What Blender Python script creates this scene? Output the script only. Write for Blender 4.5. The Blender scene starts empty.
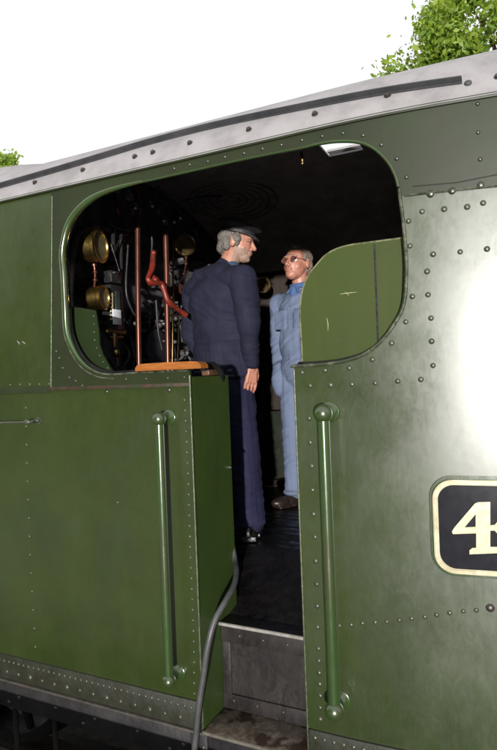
import bpy, bmesh, math, random
from mathutils import Vector, Matrix, noise
from mathutils.geometry import tessellate_polygon
random.seed(7)
R = math.radians
S = bpy.context.scene
COL = S.collection

# ------------------------------------------------------------------ measuring
# The loco's side sheet is the plane Y = 0 (X along the engine, Z up). P() turns a
# measured point of the photograph into a point on a plane at its real depth.
D, CZ, F, YAW, ROLL = 2.05, 2.22, 590.0, R(26.2), R(2.2)
def ray(u, v):
    dx = (u-248.5)/F; dy = -(v-375)/F
    a = dx*math.cos(ROLL)+dy*math.sin(ROLL); b = -dx*math.sin(ROLL)+dy*math.cos(ROLL)
    return (-math.sin(YAW)+a*math.cos(YAW), math.cos(YAW)+a*math.sin(YAW), b)
def P(u, v, Y=0.0):
    d = ray(u, v); t = (Y+D)/d[1]; return Vector((d[0]*t, Y, CZ+d[2]*t))
def PX(u, v, X):
    d = ray(u, v); t = X/d[0]; return Vector((X, -D+d[1]*t, CZ+d[2]*t))
def G(u, v, z):
    d = ray(u, v); t = (z-CZ)/d[2]; return Vector((d[0]*t, -D+d[1]*t, z))

# ------------------------------------------------------------------ materials
def mat(name): 
    m = bpy.data.materials.new(name); m.use_nodes = True
    return m, m.node_tree, m.node_tree.nodes['Principled BSDF']
def ramp(nt, fac, stops):
    r = nt.nodes.new('ShaderNodeValToRGB'); e = r.color_ramp.elements
    while len(e) < len(stops): e.new(.5)
    for k, (p, c) in zip(e, stops): k.position = p; k.color = (*c, 1) if len(c) == 3 else c
    nt.links.new(fac, r.inputs[0]); return r.outputs[0]
def noi(nt, scale, detail=4, stretch=(1,1,1), rough=.6, dist=0):
    tc = nt.nodes.new('ShaderNodeTexCoord'); mp = nt.nodes.new('ShaderNodeMapping')
    mp.inputs['Scale'].default_value = stretch
    n = nt.nodes.new('ShaderNodeTexNoise'); n.inputs['Scale'].default_value = scale
    n.inputs['Detail'].default_value = detail; n.inputs['Roughness'].default_value = rough
    n.inputs['Distortion'].default_value = dist
    nt.links.new(tc.outputs['Object'], mp.inputs[0]); nt.links.new(mp.outputs[0], n.inputs[0])
    return n.outputs[0]
def mix(nt, fac, a, b):
    m = nt.nodes.new('ShaderNodeMix'); m.data_type = 'RGBA'
    for s, v in ((m.inputs[0], fac), (m.inputs[6], a), (m.inputs[7], b)):
        if isinstance(v, bpy.types.NodeSocket): nt.links.new(v, s)
        elif isinstance(v, tuple): s.default_value = (*v, 1)
        else: s.default_value = v
    return m.outputs[2]
def bump(nt, b, h, strength, dist=.01, prev=None):
    n = nt.nodes.new('ShaderNodeBump'); n.inputs['Strength'].default_value = strength
    n.inputs['Distance'].default_value = dist; nt.links.new(h, n.inputs['Height'])
    if prev: nt.links.new(prev, n.inputs['Normal'])
    nt.links.new(n.outputs[0], b.inputs['Normal']); return n.outputs[0]

def simple(name, col, rough=.5, metal=0, col2=None, scale=20, bmp=.15, bscale=60, spec=.5, stretch=(1,1,1), rvar=.12, thr=(.35,.7)):
    m, nt, b = mat(name)
    c2 = col2 or tuple(x*.6 for x in col)
    n = noi(nt, scale, 6, stretch)
    nt.links.new(ramp(nt, n, [(thr[0], col), (thr[1], c2)]), b.inputs['Base Color'])
    nt.links.new(ramp(nt, noi(nt, scale*2.3, 4), [(.3, (rough-rvar,)*3), (.75, (rough+rvar,)*3)]), b.inputs['Roughness'])
    b.inputs['Metallic'].default_value = metal
    b.inputs['Specular IOR Level'].default_value = spec
    if bmp: bump(nt, b, noi(nt, bscale, 5), bmp, .004)
    return m

def green_paint(name, base=(.0225,.036,.0052), dark=(.0160,.026,.0040), grime=(.019,.023,.008), rough=(.30,.37), grime_amt=.4, wave=.8, spec=1.0):
    m, nt, b = mat(name)
    c = mix(nt, ramp(nt, noi(nt, 3.2, 6), [(.35,(0,0,0)),(.7,(1,1,1))]), base, dark)
    streak = ramp(nt, noi(nt, 5, 7, (3.2,3.2,.5)), [(.47,(0,0,0)),(.78,(grime_amt,)*3)])
    c = mix(nt, streak, c, grime)
    speck = ramp(nt, noi(nt, 55, 3), [(.76,(0,0,0)),(.84,(.35,.35,.35))])
    c = mix(nt, speck, c, (.035,.030,.020))
    scr = ramp(nt, noi(nt, 30, 2, (.22,.6,2.4)), [(.76,(0,0,0)),(.80,(.30,.30,.30))])
    c = mix(nt, scr, c, (.07,.08,.05))
    nt.links.new(c, b.inputs['Base Color'])
    nt.links.new(ramp(nt, noi(nt, 6, 8, (1,1,1), .7), [(.3,(rough[0],)*3),(.72,(rough[1],)*3)]), b.inputs['Roughness'])
    b.inputs['Specular IOR Level'].default_value = spec
    b.inputs['Specular IOR Level'].default_value = spec*.3
    b.inputs['Coat Weight'].default_value = 1 if spec >= 1 else .1; b.inputs['Coat IOR'].default_value = 1.65
    nt.links.new(ramp(nt, noi(nt, 4.5, 8, (1,1,.8), .68), [(.34,(rough[0]-.05,)*3),(.68,(rough[1]+.05,)*3)]), b.inputs['Coat Roughness'])
    c1_ = ramp(nt, noi(nt, 4.5, 8, (1,1,.8), .68), [(.34,(rough[0]-.05,)*3),(.68,(rough[1]+.05,)*3)])
    c2_ = ramp(nt, noi(nt, 26, 8, (1,1,.35), .75, 2.5), [(.42,(.20,)*3),(.62,(.46,)*3)])
    nt.links.new(mix(nt, .2, c1_, c2_), b.inputs['Coat Roughness'])
    p = bump(nt, b, noi(nt, 2.2, 1), wave, .010)
    p = bump(nt, b, noi(nt, 9, 2), wave*.45, .004, p)
    bump(nt, b, noi(nt, 260, 3), .05, .002, p)
    return m

M = {}
M['green'] = green_paint('green_paint')
M['green_panel'] = green_paint('green_panel_paint', (.036,.052,.0095), (.028,.041,.008), (.045,.048,.02), (.42,.55), .4, .25, .5)
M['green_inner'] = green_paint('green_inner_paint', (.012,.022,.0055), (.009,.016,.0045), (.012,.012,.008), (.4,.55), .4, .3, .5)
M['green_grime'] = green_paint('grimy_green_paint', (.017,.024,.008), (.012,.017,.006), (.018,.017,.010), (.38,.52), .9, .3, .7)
M['green_return'] = green_paint('doorway_green_paint', (.033,.057,.013), (.024,.043,.009), (.022,.026,.010), (.4,.55), .4, .3, .6)  # green brightened to stand in for light falling on the return
M['green_rail'] = green_paint('handrail_green_paint', (.026,.052,.012), (.021,.043,.010), (.05,.02,.012), (.18,.28), .6, 0.02)
M['rivet'] = simple('rivet_paint', (.060,.068,.040), .40, .25, (.028,.036,.016), 40, .1, spec=.8)
M['rivet_dark'] = simple('dark_rivet_paint', (.030,.034,.022), .36, .2, (.018,.022,.013), 40, .1, spec=.8)
M['bolt'] = simple('bolt_steel', (.09,.08,.07), .45, .6, (.05,.04,.035), 50)
M['worn_steel'] = simple('worn_steel_edge', (.11,.115,.08), .4, .4, (.025,.032,.015), 26, .2, thr=(.42,.62))
M['edge'] = simple('chipped_cream_edge', (.060,.072,.030), .5, 0, (.022,.034,.010), 30, .3, thr=(.40,.6))
M['roof'] = simple('grey_roof_paint', (.25,.238,.242), .62, .0, (.185,.172,.176), 9, .25, 45, .4, (1,1,1), thr=(.4,.68))
M['strip'] = simple('rain_strip_grey', (.028,.031,.035), .55, .1, (.05,.048,.05), 12, .2)
M['soot'] = simple('sooty_black', (.36,.32,.29), .7, 0, (.22,.19,.17), 8, .3, 30, .25)  # roof underside lightened to make up for missing light in the cab
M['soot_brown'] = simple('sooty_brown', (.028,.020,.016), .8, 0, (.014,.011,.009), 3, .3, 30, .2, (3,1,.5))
M['backhead'] = simple('backhead_grey_black', (.10,.09,.093), .50, .1, (.025,.022,.023), 9, .5, 26, .6, thr=(.4,.62))
M['black_gloss'] = simple('black_gloss', (.012,.012,.013), .3, .1, (.02,.02,.02), 20, .15, spec=.8)
M['copper'] = simple('red_brown_copper', (.10,.036,.024), .34, .7, (.08,.026,.017), 4, 0, thr=(.4,.75))
M['red'] = simple('red_regulator_paint', (.17,.020,.009), .45, 0, (.07,.010,.006), 16, .15)
M['brass'] = simple('polished_brass', (.72,.52,.17), .28, 1, (.42,.29,.09), 10, .06, rvar=.05)
M['brass_dull'] = simple('dull_brass', (.34,.25,.11), .38, 1, (.13,.085,.04), 20, .15)
M['steel_bright'] = simple('bright_steel', (.5,.5,.5), .28, 1, (.3,.3,.3), 20, .1)
M['cream'] = simple('cream_paint', (.42,.38,.24), .5, 0, (.26,.23,.14), 40)
M['white'] = simple('white_label', (.62,.63,.66), .6, 0, (.45,.46,.5), 40)
M['wood'] = None
m, nt, b = mat('orange_varnished_wood'); M['wood'] = m
nt.links.new(ramp(nt, noi(nt, 16, 6, (.5,4,9), .7, 1.5), [(.3,(.34,.125,.025)),(.55,(.22,.07,.014)),(.75,(.10,.032,.009))]), b.inputs['Base Color'])
b.inputs['Roughness'].default_value = .38; bump(nt, b, noi(nt, 40, 4, (.3,3,6)), .25, .003)
m, nt, b = mat('oily_footplate'); M['floor'] = m
nt.links.new(ramp(nt, noi(nt, 9, 8), [(.35,(.004,.0035,.0035)),(.7,(.010,.008,.007))]), b.inputs['Base Color'])
nt.links.new(ramp(nt, noi(nt, 12, 8, (1,1,1), .75), [(.38,(.16,)*3),(.6,(.6,)*3)]), b.inputs['Roughness'])
bump(nt, b, noi(nt, 60, 6), .5, .006)
m, nt, b = mat('worn_step_plate'); M['step'] = m
c = ramp(nt, noi(nt, 26, 8, (1,1,1), .72), [(.32,(.055,.042,.032)),(.52,(.15,.12,.09)),(.72,(.28,.235,.185))])
c = mix(nt, ramp(nt, noi(nt, 8, 3), [(.52,(0,0,0)),(.60,(.92,.92,.92))]), c, (.028,.012,.008))
nt.links.new(c, b.inputs['Base Color']); b.inputs['Roughness'].default_value = .45
bump(nt, b, noi(nt, 90, 6), .6, .004)
m, nt, b = mat('black_frame_plate'); M['frame'] = m
nt.links.new(ramp(nt, noi(nt, 5, 8, (1,1,.6), .7), [(.35,(.012,.011,.012)),(.6,(.024,.022,.023)),(.75,(.036,.030,.026))]), b.inputs['Base Color'])
nt.links.new(ramp(nt, noi(nt, 8, 7), [(.35,(.35,)*3),(.7,(.65,)*3)]), b.inputs['Roughness']); bump(nt, b, noi(nt, 40, 6), .35, .006)
m, nt, b = mat('riser_plate'); M['riser'] = m
c = ramp(nt, noi(nt, 7, 8, (1.4,1,.7), .75), [(.35,(.010,.008,.008)),(.55,(.024,.020,.019)),(.75,(.040,.032,.028))])
c = mix(nt, ramp(nt, noi(nt, 14, 6, (1,1,.45), .7, 1.2), [(.52,(0,0,0)),(.58,(.85,.85,.85))]), c, (.010,.009,.009))
nt.links.new(c, b.inputs['Base Color']); b.inputs['Roughness'].default_value = .45; bump(nt, b, noi(nt, 50, 6), .3, .004)
M['rubber'] = simple('grey_rubber_hose', (.06,.06,.062), .5, 0, (.038,.038,.04), 20, .2, 120)
M['plate_black'] = simple('number_plate_black', (.008,.008,.011), .2, .0, (.012,.012,.016), 12, .02, 20, spec=.3, rvar=.02)
M['plate_brass'] = simple('cream_brass', (.43,.40,.28), .42, .15, (.30,.26,.15), 24, .15, 40)
M['jacket'] = simple('navy_cloth', (.012,.013,.029), .85, 0, (.0075,.008,.019), 6, .45, 240, .25)
M['trousers'] = simple('dark_blue_cotton', (.0125,.0125,.038), .85, 0, (.008,.008,.026), 7, .4, 220, .25)
M['overalls'] = simple('faded_blue_denim', (.120,.148,.225), .9, 0, (.090,.114,.178), 7, .4, 220, .2)
M['shirt'] = simple('blue_shirt', (.055,.10,.21), .85, 0, (.04,.075,.16), 12, .3, 200, .2)
M['cuff'] = simple('denim_cuff', (.045,.075,.13), .85, 0, (.03,.05,.09), 12, .3, 200, .2)
M['skin'] = simple('skin', (.36,.165,.115), .48, 0, (.29,.115,.075), 22, .12, 120, .4)
M['lips'] = simple('lips', (.30,.12,.09), .45, 0, (.25,.09,.07), 22, .05)
M['skin_shadow'] = simple('eye', (.05,.035,.03), .35, 0, (.09,.06,.05), 60, .0)  # dark tone of the eyes
M['hair'] = simple('grey_hair', (.15,.135,.12), .6, 0, (.07,.062,.055), 45, .8, 190, .3, (1,1,.35))
M['hair_dark'] = simple('dark_grey_hair', (.19,.15,.12), .6, 0, (.10,.075,.06), 45, .8, 190, .3, (1,1,.35))
M['cap'] = simple('black_cap_cloth', (.016,.015,.017), .55, 0, (.026,.025,.027), 10, .25, 120, .4)
M['boot'] = simple('black_leather', (.008,.007,.007), .34, 0, (.013,.011,.010), 20, .25, 90, .7)
M['boot_brown'] = simple('brown_leather', (.018,.010,.008), .4, 0, (.010,.007,.006), 20, .25, 90, .5)
M['glass_dark'] = simple('tinted_lens', (.11,.042,.032), .15, 0, (.09,.035,.027), 10, 0, spec=.8)
M['bark'] = simple('bark', (.10,.075,.055), .9, 0, (.05,.038,.028), 8, .8, 30, .2, (1,1,.3))
M['ground'] = simple('ballast_ground', (.17,.155,.135), .9, 0, (.07,.063,.055), 9, .8, 24, .2)
M['slab'] = simple('platform_slabs', (.30,.29,.27), .85, 0, (.20,.19,.175), 4, .3, 60, .2)
M['sleeper'] = simple('sleeper_wood', (.06,.048,.038), .85, 0, (.03,.025,.02), 12, .6, 40, .2)
M['stubble'] = simple('stubbled_skin', (.29,.175,.13), .6, 0, (.20,.145,.12), 90, .3, 160, .3)
M['tyre_black'] = simple('grimy_wheel_black', (.009,.008,.008), .7, 0, (.005,.005,.005), 12)  # near black stands in for shade under the frame
M['glassy'] = simple('gauge_glass', (.02,.03,.025), .08, 0, (.03,.04,.035), 20, 0, spec=.9)
M['dial'] = simple('gauge_dial', (.20,.165,.085), .3, .2, (.12,.10,.05), 30, 0)
M['rod'] = simple('dull_control_rod', (.030,.027,.027), .5, .3, (.012,.011,.011), 30)
def leafmat(name, a, c):
    m, nt, b = mat(name)
    nt.links.new(ramp(nt, noi(nt, 1.4, 3), [(.35, a), (.65, c)]), b.inputs['Base Color'])
    b.inputs['Roughness'].default_value = .55
    tr = nt.nodes.new('ShaderNodeBsdfTranslucent'); tr.inputs[0].default_value = (c[0]*1.6, c[1]*1.5, c[2], 1)
    ms = nt.nodes.new('ShaderNodeMixShader'); ms.inputs[0].default_value = .45
    nt.links.new(b.outputs[0], ms.inputs[1]); nt.links.new(tr.outputs[0], ms.inputs[2])
    nt.links.new(ms.outputs[0], nt.nodes['Material Output'].inputs[0]); return m
M['leaf'] = leafmat('leaf_green', (.085,.16,.016), (.17,.26,.03))
M['leaf2'] = leafmat('leaf_yellow_green', (.18,.26,.03), (.25,.34,.045))

# ------------------------------------------------------------------ mesh helpers
# bow added to the sheet's bunker end so it throws glare at the camera
def bow_slope(x):
    def ss(a, b, t): t = min(1, max(0, (t-a)/(b-a))); return t*t*(3-2*t)
    return .143*ss(-.80, -.14, x)*(1-ss(.2, .75, x))
BOW = [0.0]
for i_ in range(400): BOW.append(BOW[-1]+bow_slope(-.82+i_*.005+.0025)*.005)
def bow(x):
    t = (x+.82)/.005
    if t <= 0: return 0
    i = min(int(t), 399); return BOW[i]+(BOW[i+1]-BOW[i])*min(1, t-i)
BOWED = {'cab_side_sheet','window_surround','lap_seam','bottom_angle','number_plate','plate_field','plate_border','numeral','roof','roof_bolt','rain_strip','cantrail','frame_beam','opening_edge_strip','opening_flange','handrail','rail_knob'}
def apply_bow(bm):
    xs_ = [v.co.x for v in bm.verts]
    if max(xs_) < -.80: return
    if max(xs_)-min(xs_) > .3:
        for i in range(42):
            x = -.80+i*.04
            if min(xs_) < x < max(xs_): bmesh.ops.bisect_plane(bm, geom=bm.verts[:]+bm.edges[:]+bm.faces[:], plane_co=(x,0,0), plane_no=(1,0,0), dist=1e-6)
    for v in bm.verts: v.co.y += bow(v.co.x)*max(0, 1-max(0, v.co.y)/.5)
def link(name, bm, mats, parent=None, smooth=True, label=None, flat=False):
    if name in BOWED: apply_bow(bm); flat = False
    c = Vector((0,0,0))
    if bm.verts:
        lo = Vector([min(v.co[i] for v in bm.verts) for i in range(3)]); hi = Vector([max(v.co[i] for v in bm.verts) for i in range(3)])
        c = (lo+hi)/2
    bmesh.ops.translate(bm, vec=-c, verts=bm.verts)
    me = bpy.data.meshes.new(name); bm.to_mesh(me); bm.free()
    for m in (mats if isinstance(mats, (list, tuple)) else [mats]): me.materials.append(m)
    if smooth and not flat:
        for p in me.polygons: p.use_smooth = True
        try: me.set_sharp_from_angle(angle=R(38))
        except Exception: pass
    o = bpy.data.objects.new(name, me); COL.objects.link(o)
    if parent is not None:
        o.parent = parent
        o.matrix_parent_inverse = world_of(parent).inverted()
    o.location = c
    WORLD[o.name] = Matrix.Translation(c)
    if label: o['label'] = label
    return o
WORLD = {}
def world_of(o): return WORLD[o.name]
def empty(name, loc, rz=0, **kw):
    o = bpy.data.objects.new(name, None); COL.objects.link(o); o.location = loc; o.rotation_euler = (0,0,rz); o.empty_display_size = .2
    WORLD[o.name] = Matrix.Translation(loc) @ Matrix.Rotation(rz, 4, 'Z')
    for k, v in kw.items(): o[k] = v
    return o
def structure(o): o['kind'] = 'structure'; return o

def poly(bm, pts, y0, y1, mi=0, holes=()):
    """slab: polygon of (x,z) between y0 (front) and y1 (back)"""
    loops = [[Vector((p[0], p[1], 0)) for p in pts]] + [[Vector((p[0], p[1], 0)) for p in h] for h in holes]
    tris = tessellate_polygon(loops); flatp = [p for l in loops for p in l]
    f = [bm.verts.new((p.x, y0, p.y)) for p in flatp]; k = [bm.verts.new((p.x, y1, p.y)) for p in flatp]
    def mk(vs, outward):
        try: fc = bm.faces.new(vs)
        except ValueError: return
        fc.material_index = mi
        fc.normal_update()
        if outward is not None and fc.normal.dot(outward) < 0: fc.normal_flip()
    for t in tris:
        mk([f[i] for i in t], Vector((0,-1,0))); mk([k[i] for i in t], Vector((0,1,0)))
    s = 0
    for l in loops:
        n = len(l)
        for i in range(n):
            a, b2 = s+i, s+(i+1) % n
            mk([f[a], f[b2], k[b2], k[a]], None)
        s += n
    bmesh.ops.recalc_face_normals(bm, faces=bm.faces)
def box(bm, lo, hi, mi=0, bev=0):
    lo = Vector(lo); hi = Vector(hi)
    r = bmesh.ops.create_cube(bm, size=1)
    vs = r['verts']
    for v in vs: v.co = Vector(((lo[i]+hi[i])/2 + v.co[i]*(hi[i]-lo[i]) for i in range(3)))
    fs = {f for v in vs for f in v.link_faces}
    for f in fs: f.material_index = mi
    if bev:
        es = list({e for v in vs for e in v.link_edges})
        rr = bmesh.ops.bevel(bm, geom=es, offset=bev, segments=2, affect='EDGES', profile=.5)
        for f in rr['faces']: f.material_index = mi
def frame_of(d):
    d = Vector(d).normalized(); a = Vector((0,0,1)) if abs(d.z) < .9 else Vector((1,0,0))
    x = d.cross(a).normalized(); return x, d.cross(x).normalized(), d
def tube(bm, pts, rad, seg=12, mi=0, cap=True, closed=False):
    pts = [Vector(p) for p in pts]; n = len(pts); rings = []
    rads = rad if isinstance(rad, (list, tuple)) else [rad]*n
    px = None
    for i, p in enumerate(pts):
        if closed: d = pts[(i+1) % n]-pts[i-1]
        else: d = pts[min(i+1, n-1)]-pts[max(i-1, 0)]
        if d.length < 1e-9: d = Vector((0,0,1))
        d.normalize()
        if px is None: px, _, _ = frame_of(d)
        x = (px - d*px.dot(d)).normalized(); y = d.cross(x); px = x
        rings.append([bm.verts.new(p+rads[i]*(x*math.cos(2*math.pi*k/seg)+y*math.sin(2*math.pi*k/seg))) for k in range(seg)])
    m = n if closed else n-1
    for i in range(m):
        A, B = rings[i], rings[(i+1) % n]
        for k in range(seg):
            f = bm.faces.new([A[k], A[(k+1) % seg], B[(k+1) % seg], B[k]]); f.material_index = mi
    if cap and not closed:
        for rr in (rings[0][::-1], rings[-1]):
            f = bm.faces.new(rr); f.material_index = mi
def lathe(bm, origin, axis, prof, seg=24, mi=0):
    """prof: (distance along axis, radius)"""
    x, y, d = frame_of(axis); o = Vector(origin); rings = []
    for h, r in prof:
        if r < 1e-6: rings.append([bm.verts.new(o+d*h)])
        else: rings.append([bm.verts.new(o+d*h+r*(x*math.cos(2*math.pi*k/seg)+y*math.sin(2*math.pi*k/seg))) for k in range(seg)])
    for A, B in zip(rings, rings[1:]):
        for k in range(seg):
            if len(A) == 1 and len(B) == 1: continue
            if len(A) == 1: vs = [A[0], B[(k+1) % seg], B[k]]
            elif len(B) == 1: vs = [A[k], A[(k+1) % seg], B[0]]
            else: vs = [A[k], A[(k+1) % seg], B[(k+1) % seg], B[k]]
            f = bm.faces.new(vs); f.material_index = mi
def ball(bm, c, r, mi=0, seg=20, ring=12, rot=None):
    rr = r if isinstance(r, (tuple, list)) else (r, r, r)
    mt = Matrix.Translation(Vector(c))
    if rot is not None: mt = mt @ rot
    mt = mt @ Matrix.Diagonal((*rr, 1))
    res = bmesh.ops.create_uvsphere(bm, u_segments=seg, v_segments=ring, radius=1, matrix=mt)
    for f in {f for v in res['verts'] for f in v.link_faces}: f.material_index = mi
def capsule(bm, a, b, ra, rb, seg=14):
    a = Vector(a); b = Vector(b); d = b-a; L = d.length
    if L < 1e-6: ball(bm, a, ra); return
    prof = []
    for i in range(6): t = math.pi/2*i/5; prof.append((-ra*math.cos(t), ra*math.sin(t)))
    for i in range(6): t = math.pi/2*i/5; prof.append((L+rb*math.sin(t), rb*math.cos(t)))
    prof[0] = (-ra, 0); prof[-1] = (L+rb, 0)
    lathe(bm, a, d, prof, seg)
def smoothpath(pts, n=8):
    pts = [Vector(p) for p in pts]; out = []
    q = [pts[0]*2-pts[1]] + pts + [pts[-1]*2-pts[-2]]
    for i in range(1, len(q)-2):
        p0, p1, p2, p3 = q[i-1:i+3]
        for k in range(n):
            t = k/n
            out.append(.5*((2*p1)+(p2-p0)*t+(2*p0-5*p1+4*p2-p3)*t*t+(3*p1-p0-3*p2+p3)*t**3))
    out.append(pts[-1]); return out
def rivet(bm, p, r, mi=1, nrm=(0,-1,0), h=.55):
    r *= random.uniform(1.06, 1.22)
    lathe(bm, Vector(p), nrm, [(-.0005, r*1.02), (h*r*.35, r*.93), (h*r*.75, r*.68), (h*r, r*.3), (h*r*1.05, 0)], 10, mi)
def row(bm, pts, n, r, y=0.0, mi=1):
    """n rivets evenly along a chain of photo points on the plane y"""
    w = [P(u, v, y) for u, v in pts]
    ls = [(b-a).length for a, b in zip(w, w[1:])]; T = sum(ls)
    for i in range(n):
        s = T*i/max(1, n-1); k = 0
        while k < len(ls)-1 and s > ls[k]: s -= ls[k]; k += 1
        rivet(bm, w[k].lerp(w[k+1], min(1, s/ls[k])), r, mi)

# ------------------------------------------------------------------ locomotive
loco = empty('steam_locomotive', (-1.6, 1.3, 0.0), label='green riveted steam locomotive cab side with an open doorway and grey roof edge', category='locomotive')
XL, XR = -4.4, 1.3
ZE = 3.108                       # eave
ZB = .894                        # bottom of the sheet
XD0, XD1 = -1.272, -.818         # doorway
open_left = [(137,373),(108,374.5),(92,370),(81,361),(73,348),(67.5,331),(66,305),(64.5,275),(63,255),(65,239),(69,225),(76,213.5),(86,203.5),(96,196.5),(108,191),(124,186),(140,182)]
open_top = [(150,180),(190,171),(230,162),(271,153.5),(302,147.5),(319,143.6),(337,141.2),(357,141.8),(373,148),(387,161),(395,175),(398.4,187)]
open_right = [(400.5,205),(403,225),(405.5,255),(405.7,275),(404.5,297),(401,311),(395,322),(387,334),(377,345),(367,352.5),(357,357.5),(343,361.5),(329,363.8),(313,365.2),(296,366)]
W = lambda l, y=0: [(P(u, v, y).x, P(u, v, y).z) for u, v in l]
def sm2(l, n=5): return [(p.x, p.y) for p in smoothpath([Vector((a, b, 0)) for a, b in l], n)]
oL, oT, oR = W(open_left), W(open_top), W(open_right)
zsillL = oL[0][1]; zsillR = oR[-1][1]
curve = sm2(oL+oT, 4)
curveR = sm2(oR, 4)
opening = [(XD0, ZB), (XD0, zsillL)] + curve + curveR[1:-1] + [(XD1, zsillR), (XD1, ZB)]
bm = bmesh.new()
poly(bm, [(XL, ZB)] + opening + [(XR, ZB), (XR, ZE), (XL, ZE)], 0, .008)
RV = .0072
# lower left columns and rows
row(bm, [(184.3,400),(188,480),(190,550),(193.5,640),(194.2,704)], 30, .0055)
row(bm, [(25.5,408),(27,480),(30.5,570),(35,647)], 14, .0058)
row(bm, [(20,384.5),(49,384)], 4, .0055)
row(bm, [(-60,386),(10,385)], 8, .0055)
# right hand side
for u, v in [(307,178+2),(302,552)]: pass
bead_r = [(302,372.4),(325,370.3),(349,368),(372,359.5),(391,343),(405,321.6),(411.5,296),(409,245),(407.6,220)]
for u, v in bead_r: rivet(bm, P(u, v), .0085)
for u, v in [(421,210),(443,207),(466,204),(482,199.5),(432,253),(459,250),(486,246.4),(510,242),(535,238),(426,270.5),(427,294),(430,317.6),(430.6,341),(432,365.5),(420,379.6),(397,381.3),(374.7,383),(351.7,384.3),(330.4,385),(310,385.7)]:
    rivet(bm, P(u, v), .0088)
for u, v in [(309,418.4),(310,442.5),(311.5,466),(312.3,490),(313.4,514),(314.8,537),(315.5,561),(316.7,584),(317,606),(317.5,627),(318.3,648.6),(318.7,660.7),(319,672.7),(319.5,684),(320,695.7),(320,707.7),(320.3,719)]:
    rivet(bm, P(u, v), .0085)
for x in [(339.3,625.6),(351,624.9),(362.2,623.6),(375,622.8),(386.3,622.4),(398.8,621.2),(410.9,620),(424,618.8),(435.8,617.2),(448.7,615.8),(462.4,614.8),(475.3,614.4),(489.4,612.8),(502,611),(515,610),(528,609),(541,608)]:
    rivet(bm, P(*x), .0072)
rivet(bm, P(489.4,612.8), .012, 2)
sheet = link('cab_side_sheet', bm, [M['green'], M['rivet'], M['bolt']], loco)

# window surround plate lapped over the sheet
bm = bmesh.new()
A = P(405,193.5); B = P(497,180.5)
k = (B.z-A.z)/(B.x-A.x)
sl = P(52,388); sr = P(190,381.5)
surround = [(sl.x, sl.z), (XD0, sr.z), (XD0, zsillL)] + curve + [(P(400,192).x, A.z-.002), (A.x, A.z), (XR, A.z+k*(XR-A.x)), (XR, ZE-.001), (P(52,200).x, ZE-.001)]
poly(bm, surround, -.004, -.0002)
y = -.004
for u, v in [(56,351.3),(59,358),(62.5,368),(69,377.5),(75.5,381),(82,385.5),(108,391.6-13),(125.8,379.3),(145.9,378.8),(167.5,378),(184,377.2)]:
    rivet(bm, P(u, v, y), .0062)
for u, v in [(174,168.5),(189.4,164.5),(207.5,161.3),(224.8,156.9),(243.8,153.2),(262.3,148.8),(281.2,144.8),(301.7,140),(322,136),(342.5,132.8),(362.6,134.8),(380.7,143.7),(396,157.3),(405.6,175.8)]:
    rivet(bm, P(u, v, y), .0068)
for u, v in [(429.5,192.5-.7),(451,188),(479.5,181)]: rivet(bm, P(u, v, y), .011, 1, h=.35)
for u, v in [(476.5,98.2),(477,127.5),(479,155)]: rivet(bm, P(u, v, y), .0065)
for u, v in [(106.6,391.5),(169,390)]: rivet(bm, P(u, v, 0), .010, 1)
link('window_surround', bm, [M['green_grime'], M['rivet_dark']], loco)
bm = bmesh.new()                                    # lap seam strip
tube(bm, [P(404,194.3,-.005), P(450,187.8,-.005), P(497,181.3,-.005), P(560,172.3,-.005)], .0035, 6)
link('lap_seam', bm, M['worn_steel'], loco)
bm = bmesh.new()
tube(bm, [P(412,184.6,-.0055), P(455,179.5,-.0055), P(497,169.5,-.0055), P(560,156,-.0055)], .002, 6)
link('lap_seam', bm, M['rivet_dark'], loco)
bm = bmesh.new()                                    # seam strips at left
tube(bm, [P(52,196,-.004), P(51,388,-.004)], .0025, 6); link('plate_edge', bm, M['edge'], loco)
bm = bmesh.new()
box(bm, (sl.x, -.013, sl.z-.012), (XD0-.002, -.0005, sl.z+.004), 0, .002)
link('waist_strip', bm, simple('rusty_green_strip', (.045,.022,.013), .5, .1, (.016,.022,.009), 14, .3, thr=(.42,.6)), loco)
bm = bmesh.new(); box(bm, (XL, -.006, sl.z-.022), (sl.x-.01, -.0005, sl.z+.01), 0, .002); link('waist_strip', bm, M['green_grime'], loco)

# beading round the opening
def offset(c, dist):
    out = []
    for i, p in enumerate(c):
        a = Vector(c[max(0, i-1)]); b = Vector(c[min(len(c)-1, i+1)]); t = (b-a).normalized(); n = Vector((-t.y, t.x))
        out.append((p[0]+n.x*dist, p[1]+n.y*dist))
    return out
iL = [i for i, p in enumerate(curve)]
nL = len(oL)*4
bm = bmesh.new()
c1 = curve[3:]
rad = []
for i in range(len(c1)):
    t = i/len(c1); rad.append(.005+.011*min(1, max(0, (t-.02)/.13)) - .0105*min(1, max(0, (t-.42)/.15)))
tube(bm, [(p[0], .004-.5*r_, p[1]) for p, r_ in zip(c1, rad)], rad, 12)
link('opening_beading', bm, M['green_rail'], loco)
bm = bmesh.new()
c2 = offset(curve[3:34], .017)
tube(bm, [(p[0], -.006, p[1]) for p in c2], .003, 6)
tube(bm, [(XD0, -.004, zsillL+.001)]+[(p[0], -.004, p[1]+.001) for p in curve[:9]], .004, 6)
link('opening_edge_strip', bm, M['worn_steel'], loco)
bm = bmesh.new()
cr = [(p[0], -.003, p[1]) for p in [(P(398.5,188).x, P(398.5,188).z)]+curveR]
tube(bm, cr+[(XD1-.012, -.003, zsillR)], .0062, 8)
link('opening_edge_strip', bm, simple('green_worn_bead', (.04,.05,.028), .32, .4, (.16,.16,.11), 22, .2, spec=.8, thr=(.5,.68)), loco)
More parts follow.
